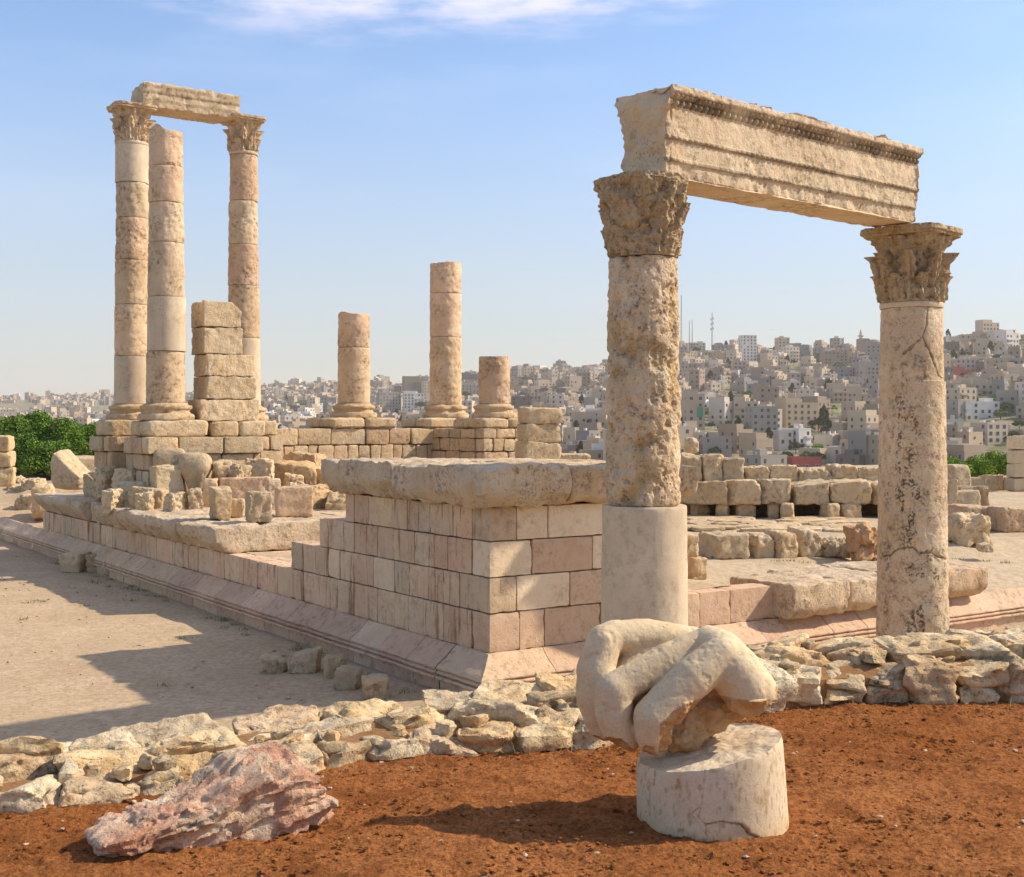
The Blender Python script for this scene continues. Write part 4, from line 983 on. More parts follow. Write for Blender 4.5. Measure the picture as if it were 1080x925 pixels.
while a < a_end:
    x, _ = wall_pt(a); W_ = wall_w(x)
    o_ = 1.25
    while o_ < W_ + .15:
        put_stone(a, o_ + r.uniform(-.05, .05), r.uniform(.3, .5), r.uniform(.25, .4), .2, wall_h(x) - .17 + r.uniform(-.02, .03), acc=A, rzj=.8); o_ += .32
    for q in range(2): put_stone(a + r.uniform(0, .3), r.uniform(.1, W_ - .2), r.uniform(.07, .2), r.uniform(.07, .18), r.uniform(.06, .12), wall_h(x) - .02 + r.uniform(-.04, .03), acc=A, rzj=3)
    a += .34
ss = A.build('small_stones', M_rubble, RW); ss['kind'] = 'stuff'
# earth core between the stones
va = []; n = 80; prof = [(.10, -.1), (.14, .6), (.3, .82), (.6, .80), (1., .78), (1.02, .78), (1.25, -1.), (1.7, -6)]
for i in range(n + 1):
    a = a_start + (a_end - a_start) * i / n; x, y = wall_pt(a); x2, y2 = wall_pt(a + .3); ang = math.atan2(y2 - y, x2 - x); W_ = wall_w(x)
    for j, (o_, hh) in enumerate(prof):
        oo = o_ if j < 3 else (o_ * (W_ + .02)); va.append((x - math.sin(ang) * oo - .3, y + math.cos(ang) * oo - 9.4, hh * wall_h(x)))
va = np.array(va); m = len(prof); ii = np.arange((n + 1) * m).reshape(n + 1, m)
va[:, 2] += fbm(va, 3, 3, 1) * .03
mk('mortar_core', va, np.stack([ii[:-1, :-1].ravel(), ii[1:, :-1].ravel(), ii[1:, 1:].ravel(), ii[:-1, 1:].ravel()], 1), M_sand, RW, col=(.62, .46, .34))

# big pink layered rock at left front
def pinkrock():
    L_, D_, H_ = 1.44, .62, .36
    v, f = stone((L_, D_, H_), 4242, seg=.012, k=12, tilt=.10, chips=10, chip=.36, rough=.05, nscale=3., maxn=110, warp=.10)
    # sloping strata
    n = np.array([-.28, .1, .95]); s_ = v @ n + fbm(v, 2.5, 3, 7) * .05
    lay = fbm(np.stack([v[:, 0] * .5, v[:, 1] * .5, s_ * 13], 1), 1., 4, 21)
    d = v - [0, 0, H_ / 2]; d[:, 0] *= .4; d /= np.linalg.norm(d, axis=1)[:, None] + 1e-6
    lay2 = fbm(v, 8., 4, 5, ridged=True) - .5
    v = v + d * (lay * .045 + lay2 * .02 + fbm(v, 20., 3, 9) * .008)[:, None]
    v[:, 2] *= np.interp(v[:, 0], [-L_ / 2, -.3, .2, L_ / 2], [.78, .85, 1.05, .9])
    m = np.clip(fbm(v * [1, 1, 2], 3.2, 4, 31) * 1.4 + .5, 0, 1)[:, None]; m2 = np.clip(lay[:, None] * 1.5 + .2, 0, 1)
    c = np.array([1.08, .84, .74]) * (1 - m) + np.array([1.16, 1.12, 1.04]) * m; c = c * (1 - m2 * .22)
    o = mk('layered_rock', v, f, M_pink, col=c, loc=((222 - 540) / F * 7.2, 7.22, 2.22)); o.rotation_euler = (math.radians(2), math.radians(-3), math.radians(31))
    return tag(o, 'big pink and white layered rock lying on the red earth at left front', 'rock')
pinkrock()

# ------------------------------------------------------------------ pedestal and colossal hand
PX, PY = 1.213, 7.45
def pedestal():
    th0 = math.atan2(-PY, -PX)
    pl_ = [(-.02, .50), (-.03, .36), (-.05, .22), (-.07, .14), (-.03, .10), (.06, .115), (.11, .10), (.17, .085), (.21, .03), (.29, -.02)]
    pl2 = [(-.05, .22), (-.11, .16), (-.02, .02)]
    def fn(T, Z, P):
        x = np.sin(adiff(T, th0)) * .445; fr = np.cos(adiff(T, th0)) > 0; c = np.zeros(len(T))
        for poly, dep, wd in ((pl_[:5], .012, .0035), (pl_[4:], .03, .006), (pl2, .01, .004)):
            for (a, b), (a2, b2) in zip(poly[:-1], poly[1:]):
                dx, dy = a2 - a, b2 - b; uu = np.clip(((x - a) * dx + (Z - b) * dy) / (dx * dx + dy * dy), 0, 1)
                dd = np.hypot(x - a - uu * dx, Z - b - uu * dy) + np.abs(fbm(P, 16, 3, 3)) * .006; c = np.maximum(c, np.exp(-(dd / wd) ** 2) * dep)
        # spalled foot below the crack on the right
        low = np.interp(x, [-.07, -.03, .06, .17, .21, .29], [0, .10, .115, .085, .03, -.02]); c += fr * np.clip((low - Z) / .02, 0, 1) * (x > -.05) * (x < .29) * .008
        return -c * fr
    def cf(T, Z, P):
        s_ = np.clip(fbm(P * [1, 1, .5], 30., 3, 15) - .2, 0, .5) * 1.2; w = np.clip(.5 - (Z / .16), 0, .5) + np.clip(fbm(P, 3, 3, 16) - .1, 0, .4) * .5
        return np.stack([1 - s_ * .45 - w * .06, 1 - s_ * .6 - w * .24, 1 - s_ * .75 - w * .5], 1)
    v, f, C = drum(.455, .437, -.08, .42, 88, nth=460, nz=96, rings=44, rough=.004, edge=.006, fn=fn, colfn=cf)
    # cut the top to a slant
    k = np.clip((v[:, 2] + .08) / .5, 0, 1); v[:, 2] = -.08 + k * (.08 + .425 + v[:, 0] * .20 + v[:, 1] * .01) + (k > .98) * fbm(v, 7, 5, 4) * .014
    v[:, 0] -= k * .022
    o = mk('pedestal', v, f, M_ped, col=C, loc=(PX, PY, 2.28)); return tag(o, 'short cream cylindrical stone pedestal with a cracked foot under the giant hand', 'pedestal')
pedestal()

def hand():
    sc = 7.4 / F / 3.558
    def P(cx, cy, d):
        D = 7.36 + d; return np.array([(590 + cx / 3.558 - 540) / F * D, D, EYE + (HY - 640 - cy / 3.558) / F * D])
    H0 = np.array([1.0, 7.45, 2.28])
    U, Vn = 28, 18
    su, sv = np.meshgrid(np.arange(U) / U * 2 * math.pi, np.linspace(0, math.pi, Vn)); sp = np.stack([np.cos(su) * np.sin(sv), np.sin(su) * np.sin(sv), np.cos(sv)], -1).reshape(-1, 3)
    ii = np.arange(U * Vn).reshape(Vn, U); jj = np.roll(ii, -1, 1)
    sf = np.stack([ii[:-1].ravel(), ii[1:].ravel(), jj[1:].ravel(), jj[:-1].ravel()], 1)
    A = Acc(); SPH = []
    def chain(pts, n=26, keep=True):
        for (a, b) in zip(pts[:-1], pts[1:]):
            for i in range(n + 1):
                t = i / n; q = P(a[0] + (b[0] - a[0]) * t, a[1] + (b[1] - a[1]) * t, a[3] + (b[3] - a[3]) * t); rad = (a[2] + (b[2] - a[2]) * t) * sc * (1 + (a[3]) / 7.4)
                A.add(sp * rad + q - H0, sf)
                if keep and i % 2 == 0: SPH.append((*(q - H0), rad))
    # three curled fingers, each a continuous bent chain
    chain([(500, 132, 56, .34), (330, 106, 61, .29), (205, 112, 62, .22), (168, 132, 66, .18), (136, 240, 72, .14), (126, 335, 64, .13), (144, 420, 52, .14), (160, 470, 40, .14)])
    chain([(430, 160, 64, .30), (310, 180, 58, .27), (270, 240, 70, .24), (200, 330, 80, .28)])
    chain([(560, 132, 62, .16), (400, 205, 64, .09), (250, 288, 66, .03), (208, 318, 70, .0), (205, 400, 70, .0), (232, 490, 62, .01), (250, 500, 52, .02)])
    chain([(610, 178, 72, .0), (500, 268, 78, -.06), (400, 365, 76, -.10), (352, 412, 74, -.12), (352, 470, 70, -.10), (352, 500, 58, -.08)])
    # thumb side, broken off at the wrist
    chain([(560, 132, 62, .14), (606, 172, 84, .05), (656, 240, 98, .02), (705, 305, 100, .02), (728, 325, 92, .03)])
    chain([(590, 190, 100, .20), (690, 300, 100, .22)])
    # palm mass inside the fist, resting on the pedestal
    chain([(330, 420, 60, .12), (450, 440, 76, .17), (560, 400, 92, .20), (660, 370, 70, .20)], keep=False)
    chain([(300, 320, 80, .22), (480, 250, 100, .26), (620, 260, 95, .26)], keep=False)
    chain([(420, 505, 42, .04), (520, 492, 44, .12), (600, 470, 38, .22)], keep=False)
    tmp = A.build('hand_tmp', M_hand)
    m = tmp.modifiers.new('r', 'REMESH'); m.mode = 'VOXEL'; m.voxel_size = .0085
    m = tmp.modifiers.new('s', 'SMOOTH'); m.iterations = 9; m.factor = .5
    dg = bpy.context.evaluated_depsgraph_get(); ev = tmp.evaluated_get(dg); me = ev.to_mesh()
    n = len(me.vertices); v = np.empty(n * 3); me.vertices.foreach_get('co', v); v = v.reshape(-1, 3); nn = np.empty(n * 3); me.vertices.foreach_get('normal', nn); nn = nn.reshape(-1, 3)
    f = [list(p.vertices) for p in me.polygons]; ev.to_mesh_clear(); bpy.data.objects.remove(tmp)
    v = v.copy()
    # broken planes: the thumb end and the underside were snapped off
    def cut(v, n_, q, rough_, seed):
        n_ = np.array(n_, float); n_ /= np.linalg.norm(n_); q = q - H0
        d = (v - q) @ n_ - fbm(v, 7., 5, seed) * rough_; k = d > 0; v[k] -= (d[k])[:, None] * n_ ; return k
    hit = np.zeros(n, bool)
    hit |= cut(v, (.55, -.1, -.84), P(752, 392, -.02), .03, 5)
    hit |= cut(v, (.9, -.25, -.05), P(812, 340, .0), .02, 6)
    hit |= cut(v, (-.35, -.35, -.87), P(338, 545, -.10), .03, 7)
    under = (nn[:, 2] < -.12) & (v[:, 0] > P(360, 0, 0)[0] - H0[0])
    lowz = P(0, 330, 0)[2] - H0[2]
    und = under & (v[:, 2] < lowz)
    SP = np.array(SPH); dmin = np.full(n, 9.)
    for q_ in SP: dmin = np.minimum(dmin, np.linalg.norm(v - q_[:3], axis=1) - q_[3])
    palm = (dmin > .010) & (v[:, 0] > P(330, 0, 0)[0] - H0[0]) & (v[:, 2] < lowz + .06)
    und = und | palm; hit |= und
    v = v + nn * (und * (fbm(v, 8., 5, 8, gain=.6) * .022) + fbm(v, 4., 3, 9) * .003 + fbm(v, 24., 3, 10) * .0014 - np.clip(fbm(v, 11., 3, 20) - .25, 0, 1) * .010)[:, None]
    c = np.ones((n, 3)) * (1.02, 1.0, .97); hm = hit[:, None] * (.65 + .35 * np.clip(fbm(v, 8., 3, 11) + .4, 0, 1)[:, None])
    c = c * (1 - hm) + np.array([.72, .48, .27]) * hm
    c *= (1 + .06 * fbm(v, 4., 3, 12)[:, None]); dirt = np.clip(fbm(v, 2.3, 4, 13) - .22, 0, 1)[:, None]; c *= 1 - dirt * np.array([.1, .3, .5])
    dz = -.0
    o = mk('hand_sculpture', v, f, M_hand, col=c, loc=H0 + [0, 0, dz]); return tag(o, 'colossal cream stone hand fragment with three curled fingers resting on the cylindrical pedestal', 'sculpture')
hand()

# green weeds at the podium foot and on the sand
M_weed = plain('weeds', (.10, .15, .04), use_col=True)
A = Acc(); r = random.Random(31)
spots = [l2w(-.52 - abs(r.gauss(0, .25)), r.uniform(.5, 26))[:2] for _ in range(34)] + [l2w(-r.uniform(.5, 7), r.uniform(2, 20))[:2] for _ in range(14)] + [tuple(gpt(x_, y_, 1.43)[:2]) for (x_, y_) in ((820, 592), (834, 592), (848, 594), (1010, 590), (1040, 592), (1060, 594), (905, 592))]
for (x, y) in spots:
    z = 0.01 if w2l((x, y))[0] < 0 else 1.43
    for q in range(26):
        a = r.uniform(0, 6.28); L_ = r.uniform(.03, .11); t_ = r.uniform(.3, 1.3); bx = x + r.gauss(0, .09); by = y + r.gauss(0, .06); dx, dy, dz = math.cos(a) * math.cos(t_) * L_, math.sin(a) * math.cos(t_) * L_, math.sin(t_) * L_; px_, py_ = -math.sin(a) * .008, math.cos(a) * .008
        c_ = r.uniform(.7, 1.3); A.add([[bx - px_, by - py_, z], [bx + px_, by + py_, z], [bx + dx, by + dy, z + dz]], [[0, 1, 2]], (c_ * 1.1, c_, c_ * .8))
wd = A.build('weeds', M_weed, smooth=False); tag(wd, 'small green weeds growing at the podium foot', 'weeds', kind='stuff')

# dry twigs at the wall foot
M_twig = plain('dry straw', (.40, .28, .14))
A = Acc(); r = random.Random(12)
for i in range(170):
    x = r.uniform(-3.6, 5.6); y = wall_front(x) - r.uniform(.0, .28) ; L_ = r.uniform(.06, .22); a = r.uniform(0, 6.3); t_ = r.uniform(.1, 1.2)
    p0 = np.array([x, y, 2.28]); d = np.array([math.cos(a) * math.cos(t_), math.sin(a) * math.cos(t_), math.sin(t_)]) * L_; w = .0018
    q = np.array([p0 + [-w, 0, 0], p0 + [w, 0, 0], p0 + [0, w * 2, 0], p0 + d * .6 + [-w, 0, .0], p0 + d * .6 + [w, 0, 0], p0 + d * .6 + [0, w * 2, 0], p0 + d + [0, 0, -.01 * L_ * 10]])
    A.add(q, [[0, 1, 4, 3], [1, 2, 5, 4], [2, 0, 3, 5], [3, 4, 6], [4, 5, 6], [5, 3, 6]])
tw = A.build('dry_grass', M_twig, smooth=False); tag(tw, 'dry straw and twigs at the foot of the rubble wall', 'dry grass', kind='stuff')

# ------------------------------------------------------------------ trees
M_leaf = plain('pine foliage', (.10, .185, .022), rough=.7, use_col=True, scale=.8)
M_leafb = plain('bright foliage', (.22, .34, .04), rough=.7, use_col=True, scale=.8)
M_leafd = plain('dusty dark foliage', (.06, .085, .03), rough=.8, use_col=True, scale=.1)
M_bark = plain('bark', (.14, .10, .07), scale=3.)
def crown(n, rx, ry, rz_, seed, leaf, clumps=30, fill=.62):
    r = np.random.RandomState(seed)
    d = r.normal(size=(clumps, 3)); d /= np.linalg.norm(d, axis=1)[:, None]; d[:, 2] = np.abs(d[:, 2]) * .95 - .25
    c = d * (fill + (1 - fill) * r.rand(clumps, 1)) * [rx, ry, rz_] * .78; cr = (.15 + .15 * r.rand(clumps)) * min(rx, rz_ * 1.2)
    k = r.randint(clumps, size=n); q = r.normal(size=(n, 3)); q /= np.linalg.norm(q, axis=1)[:, None]; q *= r.rand(n, 1) ** .35
    cen = c[k] + q * cr[k][:, None] * [1.1, 1.1, .85]
    a = r.normal(size=(n, 3)); a /= np.linalg.norm(a, axis=1)[:, None]; b = np.cross(a, r.normal(size=(n, 3))); b /= np.linalg.norm(b, axis=1)[:, None]
    s = leaf * (.6 + r.rand(n, 1) * .8)
    V = np.stack([cen - a * s, cen + b * s * .6, cen + a * s, cen - b * s * .6], 1).reshape(-1, 3)
    Fc = np.arange(4 * n).reshape(n, 4); tone = (.65 + .7 * r.rand(clumps))[k] * (.8 + .4 * r.rand(n)); tone = np.repeat(tone, 4)
    return V, Fc, np.stack([tone * 1.05, tone, tone * .9], 1)
def taper(path, radii, n=8):
    V = []; 
    for (p, r_) in zip(path, radii):
        for i in range(n): a = i / n * 6.2832; V.append((p[0] + math.cos(a) * r_, p[1] + math.sin(a) * r_, p[2]))
    Fc = [[k * n + i, k * n + (i + 1) % n, (k + 1) * n + (i + 1) % n, (k + 1) * n + i] for k in range(len(path) - 1) for i in range(n)]; return V, Fc
def tree(name, loc, H, rx, rz_, n, seed, leaf, mat, label, group, clumps=34, ry=None, rot=0.):
    t = empty(name, loc, rot, label, 'tree', group)
    V, Fc, C = crown(n, rx, ry or rx, rz_, seed, leaf, clumps); mk('crown', V + [0, 0, H - rz_ * .9], Fc, mat, t, smooth=False, col=C)
    A = Acc(); v, f = taper([(0, 0, -1.5), (.05, 0, H * .3), (0, .06, H * .75)], [rx * .10, rx * .07, rx * .03]); A.add(v, f)
    r = random.Random(seed)
    for i in range(6):
        a = r.uniform(0, 6.28); z0 = H * r.uniform(.25, .5); v, f = taper([(0, 0, z0), (math.cos(a) * rx * .35, math.sin(a) * rx * .35, z0 + H * .18), (math.cos(a) * rx * .7, math.sin(a) * rx * .7, z0 + H * .26)], [rx * .045, rx * .03, rx * .012], 6); A.add(v, f)
    A.build('trunk', M_bark, t); return t
def gz(p, D): return float(tz(p, D))
labs = ['dense green pine at the left border of the picture', 'second dense green pine from the left border, behind the leaning boulder', 'pine filling the middle of the left tree group', 'pine at the right end of the left tree group touching the column platform', 'taller pine rising at the back of the left tree group', 'low dark pine in front of the left tree group', 'pine peeking out between the broken pier and the boulder']
for i, (x, D, ytop, rx, rz_) in enumerate(((4, 69, 424, 2.1, 2.6), (36, 73, 421, 2.0, 2.6), (66, 70, 429, 1.9, 2.5), (93, 72, 433, 1.8, 2.5), (-22, 75, 420, 2.6, 2.8), (50, 65.5, 451, 2.0, 2.2), (20, 66, 446, 1.9, 2.3))):
    g = gz(x, D); H = zy(ytop, D) - g; tree('pine_tree', ((x - CX) / F * D, D, g), H, rx, rz_, 34000, 200 + i, .06, M_leaf, labs[i], 'green pines beyond the ruin at left', clumps=70)
labs = ['bright green bushy tree right of the near right column', 'bright green tree in the middle of the three beyond the courtyard', 'bright green tree touching the masonry pier']
for i, (x, D, ytop, rx) in enumerate(((1006, 74, 474, 1.4), (1026, 78, 475, 1.5), (1051, 74, 469, 1.7))):
    g = 0.; H = zy(ytop, D) - g; tree('bright_tree', ((x - CX) / F * D, D, g), H, rx, 1.6, 20000, 230 + i, .05, M_leafb, labs[i], 'bright green trees beyond the courtyard', clumps=40)

# ------------------------------------------------------------------ city on the hills
WC = [(.60, .48, .34), (.48, .37, .26), (.64, .54, .42), (.36, .27, .19), (.36, .31, .25), (.72, .66, .57), (.48, .36, .23), (.28, .26, .23), (.54, .43, .29), (.22, .175, .13)]
WN = ['cream', 'tan', 'pale', 'brown', 'grey brown', 'white', 'ochre', 'dark grey', 'sandy', 'dark brown']
M_wall = [plain('house wall ' + WN[i], c, var=.12, scale=.15) for i, c in enumerate(WC)]
M_redw = plain('red painted wall', (.33, .07, .06)); M_glass = plain('window glass', (.075, .065, .055), rough=.4, spec=.4); M_tank = plain('white water tank', (.6, .6, .6)); M_grn = plain('green sheet', (.08, .30, .17)); M_frame = plain('window surround', (.45, .40, .33)); M_dome = plain('pale green dome', (.22, .36, .33)); M_mast = plain('mast steel', (.30, .22, .20), metal=.3)
CM = M_wall + [M_glass, M_tank, M_redw, M_grn]
GI, TI, RI, NI = 10, 11, 12, 13
def building(A, c, w, d, h, yaw, wall, r, windows=True, detail=1):
    """flat roofed house; returns window places (local point, size, face)"""
    loc = []; ca, sa = math.cos(yaw), math.sin(yaw)
    def tr(v): v = rot2(v, yaw); return v + c
    A.add(tr(boxv(-w / 2, w / 2, -d / 2, d / 2, -8, h)), BOXF, m=wall)
    # parapet: four thin walls
    ph = .7; e = .25
    for b in ((-w / 2 - .04, w / 2 + .04, -d / 2 - .04, -d / 2 + e), (-w / 2 - .04, w / 2 + .04, d / 2 - e, d / 2 + .04), (-w / 2 - .04, -w / 2 + e, -d / 2 + e, d / 2 - e), (w / 2 - e, w / 2 + .04, -d / 2 + e, d / 2 - e)):
        A.add(tr(boxv(b[0], b[1], b[2], b[3], h - .02, h + ph)), BOXF, m=wall)
    if r.random() < .6: x = r.uniform(-w * .3, w * .2); A.add(tr(boxv(x, x + w * .28, -d * .1, d * .3, h - .1, h + 2.6)), BOXF, m=wall)
    if r.random() < .35: A.add(tr(boxv(-w * .5, r.uniform(-.1, .2) * w, -d * .5 + .3, d * .5, h - .1, h + 3.0)), BOXF, m=wall)
    for q in range(r.randint(0, 3)):
        x = r.uniform(-w * .4, w * .35); y = r.uniform(-d * .4, d * .3); A.add(tr(boxv(x, x + 1.1, y, y + 1.1, h + .3, h + 1.7)), BOXF, m=TI)
    if r.random() < .3 * detail: # balcony slabs
        x0 = r.choice([-w / 2, 0]); 
        for k in range(1, int(h / 3.2)): A.add(tr(boxv(x0, x0 + w / 2, -d / 2 - 1.2, -d / 2 - .02, k * 3.2 - .1, k * 3.2 + .9)), BOXF, m=wall)
    ns = max(1, int(round(h / 3.2))); nw = max(2, int(w / 3.2)); nd = max(1, int(d / 3.8)); skip = r.random() * .5; ww = r.uniform(.9, 1.5)
    for k in range(ns):
        z0 = k * h / ns + 1.0
        for i in range(nw):
            if r.random() < skip: continue
            loc.append(('f', -w / 2 + (i + .5) * w / nw, -d / 2, z0, ww))
        for sgn in (-1, 1):
            for i in range(nd):
                if r.random() < skip + .15: continue
                loc.append(('s', sgn * w / 2, -d / 2 + (i + .5) * d / nd, z0, ww))
    if windows:
        for (ty, a, b, z0, ww) in loc:
            e2 = .04
            bx = boxv(a - ww / 2, a + ww / 2, b - e2, b + e2, z0, z0 + 1.5) if ty == 'f' else boxv(a - e2, a + e2, b - ww / 2, b + ww / 2, z0, z0 + 1.5)
            A.add(tr(bx), BOXF, m=GI)
    return loc
r = random.Random(2024)
blds = []   # (px, D, w, d, h, yaw, wall, special label)
specials = [
 (788.5, 384, 17, 30, 5, 'pale nine storey tower block on the skyline between the two near columns'),
 (840, 456, 42, 31, 6, 'brown four storey block in the middle of the hillside between the near columns'),
 (803, 462, 30, 33, 4, 'tall grey block left of the brown four storey block'),
 (841, 476, 17, 24, 5, 'bright white house with arched top floor below the brown block'),
 (824, 476, 17, 22, 2, 'pale beige house touching the bright white house'),
 (843, 495, 38, 13, RI, 'long low red painted house just above the courtyard back wall'),
 (753, 481, 33, 20, 4, 'grey apartment block above the courtyard wall, right of the pitted column'),
 (731, 458, 21, 42, 1, 'tan block with a bright green sheet on its wall beside the pitted column'),
 (910, 497, 16, 36, 7, 'dark grey narrow block left of the near right column'),
 (922, 499, 12, 40, 3, 'brown narrow block partly hidden by the near right column'),
 (1030, 443, 42, 19, 5, 'wide white two part house right of the near right column'),
 (1043, 467, 28, 21, 0, 'cream stepped house above the bright green trees'),
 (1008, 446, 18, 24, 4, 'grey brown house beside the near right column shaft'),
 (879, 388, 28, 17, 3, 'wide brown block near the skyline between the near columns'),
 (833, 381, 17, 15, 2, 'pale block near the skyline right of the tower block'),
 (915, 404, 30, 22, 4, 'greenish grey block high on the slope left of the near right column'),
 (1011, 398, 30, 7, RI, 'long red block high on the slope at right'),
 (1062, 372, 20, 20, 5, 'white block high on the right skyline'),
 (1060, 390, 36, 12, 1, 'wide tan block on the slope at upper right'),
 (436, 419, 24, 20, 9, 'tall dark brown apartment block between the two far broken columns'),
 (436, 434, 23, 19, 5, 'white apartment block with dark windows below the tall dark brown one'),
 (452, 424, 14, 22, 8, 'sandy block just right of the tall dark brown apartment block'),
 (410, 436, 26, 22, 4, 'grey brown block left of the white apartment block'),
 (495, 404, 18, 9, 9, 'dark brown block beside the tallest broken column'),
 (496, 420, 20, 14, 8, 'sandy block right of the tallest broken column'),
 (890, 424, 34, 16, 1, 'tan terrace house in the upper middle of the hillside'),
 (690 + 43, 372, 22, 11, 2, 'pale block on the skyline beside the masts'),
 (655, 372, 10, 10, 8, 'sandy house on the skyline left of the pitted column'),
]
used = []
SPN = len(specials)
sp = []
for (x, yb, wp, hp, wl, lab) in specials:
    D = D_of(x, yb); w = wp / F * D; h = hp / F * D; sp.append((x, D, w * .92, 11., h, r.uniform(.0, .45), wl, lab)); used.append((x, yb, wp, hp))
D = 442.; cand = []
while D < 2850:
    lo = -40; x = lo + r.uniform(0, 8); ystep = 0
    while x < 1120:
        d1 = float(np.interp(x, _kx, _kd))
        if D > d1 + 30: x += 20; continue
        if D < 600 and x < 280: x += 20; continue
        w = r.uniform(6, 13) if r.random() < .85 else r.uniform(13, 22)
        wp = w / D * F; ns = r.choice([1, 1, 2, 2, 2, 3, 3, 3, 4]) if r.random() < .96 else r.choice([5, 6])
        if D > 1500: ns = max(2, ns)
        h = ns * 3.2; y = float(ypix(x, D)); hp = h / D * F
        ok = not any(abs(x - u[0]) < (wp + u[2]) * .5 and (u[1] - 1 > y - hp) and (y > u[1] - 2) and y < u[1] + hp for u in used)
        green = float(fbm(np.array([[x * .02, y * .045, 0]]), 1., 2, 5)[0])
        if ok and green < .28 and r.random() < .93: cand.append((x + wp / 2, D + r.uniform(-6, 6), w, r.uniform(7, 12), h, r.uniform(-.35, 1.1), r.choices(range(10), [6, 7, 3, 5, 4, 1.6, 6, 1.5, 7, 2.5])[0], ns))
        x += wp * r.uniform(1.0, 1.25)
    D += 11 + D * .007
print('houses', len(cand))
def visible(x, y):  # hidden behind near things
    if y > 500: return False
    if 640 < x < 716 or 930 < x < 992: return False
    if x < 100 and y > 428: return False
    if x < 290 and y > 440: return False
    if 290 <= x < 640 and y > 485: return False
    return True
cand.sort(key=lambda c: -(c[2] * c[4] / c[1] ** 2) * (1 if visible(c[0], float(ypix(c[0], c[1]))) else .001))
NIND = 300 - SPN
def side(x): return 'left of the far columns' if x < 115 else 'between the far columns' if x < 350 else 'behind the broken columns' if x < 640 else 'between the two near columns' if x < 940 else 'right of the near right column'
def hgt(y): return 'near the skyline' if y < 385 else 'high on the hillside' if y < 410 else 'halfway down the hillside' if y < 440 else 'low on the hillside'
win_me = {}
def winpart(parent, ty, a, b, z0, ww, yaw, c):
    o = win_me.get((ty, round(ww, 1)))
    W2 = round(ww, 1) / 2
    if o is None:
        A = Acc()
        if ty == 'f':
            A.add(boxv(-W2 - .12, W2 + .12, -.05, .05, -.12, 1.62), BOXF, m=0); A.add(boxv(-W2, W2, -.09, -.02, 0, 1.5), BOXF, m=1)
        else:
            A.add(boxv(-.05, .05, -W2 - .12, W2 + .12, -.12, 1.62), BOXF, m=0); A.add(boxv(-.09, .09, -W2, W2, 0, 1.5), BOXF, m=1)
        o = A.build('window', [M_frame, M_glass], parent, smooth=False); win_me[(ty, round(ww, 1))] = o
    else:
        o = o.copy(); COL.objects.link(o); o.parent = parent
    o.location = (a, b, z0); return o
cnts = {}
for i, c in enumerate(sp + cand[:NIND]):
    x, D, w, d, h, yaw, wl, lab = c; g = gz(x, D); loc = np.array([(x - CX) / F * D, D, g - .5])
    special = isinstance(lab, str); y = float(ypix(x, D)); parts = special or (i < SPN + 45)
    if not special:
        lab = f"{WN[wl]} {['', 'one', 'two', 'three', 'four', 'five', 'six', 'seven'][c[7]]} storey house {hgt(y)} {side(x)}"
    t = empty('city_house', loc, yaw, lab, 'house', 'flat roofed houses on the city hills')
    A = Acc(); L_ = building(A, np.zeros(3), w, d, h, 0., wl, r, windows=not parts)
    if 'green sheet' in lab: A.add(boxv(w * .05, w * .4, -d / 2 - .12, -d / 2 - .03, h * .45, h * .7), BOXF, m=NI)
    A.build('walls', CM, t, smooth=False)
    if parts:
        for (ty, a, b, z0, ww) in L_[:60]: winpart(t, ty, a, b, z0, ww, yaw, None)
A = Acc()
for c in cand[NIND:]:
    x, D, w, d, h, yaw, wl, ns = c; g = gz(x, D); building(A, np.array([(x - CX) / F * D, D, g - .5]), w, d, h, yaw, wl, r, windows=True, detail=0)
far = A.build('distant_houses', CM, smooth=False); tag(far, 'countless small pale flat roofed houses covering the city hills', 'houses', kind='stuff')

# minarets, masts
def minaret(x, ybase, ytop, wpx, label, D=None):
    D = D or D_of(x, ybase); H = (ybase - ytop) / F * D; R = wpx / F * D / 2; t = empty('minaret', ((x - CX) / F * D, D, zy(ybase, D)), 0, label, 'minaret')
    v, f = taper([(0, 0, -6), (0, 0, H * .7)], [R, R * .9], 12); A = Acc(); A.add(v, f); A.build('shaft', M_wall[2], t)
    v, f = taper([(0, 0, H * .68), (0, 0, H * .71), (0, 0, H * .74)], [R * .9, R * 1.5, R * 1.5], 12); A = Acc(); A.add(v, f); A.build('balcony', M_wall[2], t)
    v, f = taper([(0, 0, H * .73), (0, 0, H * .86), (0, 0, H * .93), (0, 0, H)], [R * .7, R * .7, R * .45, .05], 12); A = Acc(); A.add(v, f); A.build('spire', M_wall[2], t)
minaret(908, 373, 347, 4.5, 'slim pale minaret on the skyline left of the near right column')
minaret(1042, 393, 367, 7, 'thick tan minaret on the slope at upper right')
D = D_of(922, 372); dm = Acc(); vv = []
v, f = taper([(0, 0, -3), (0, 0, 2)] + [(0, 0, 2 + 5 * math.sin(a)) for a in np.linspace(.1, 1.5, 7)], [5.2, 5.2] + [5 * math.cos(a) for a in np.linspace(.1, 1.5, 7)], 20)
dm.add(v, f); o = dm.build('mosque_dome', M_dome, loc=((922 - CX) / F * D, D, zy(371, D))); tag(o, 'pale green dome on the skyline right of the slim minaret', 'dome')
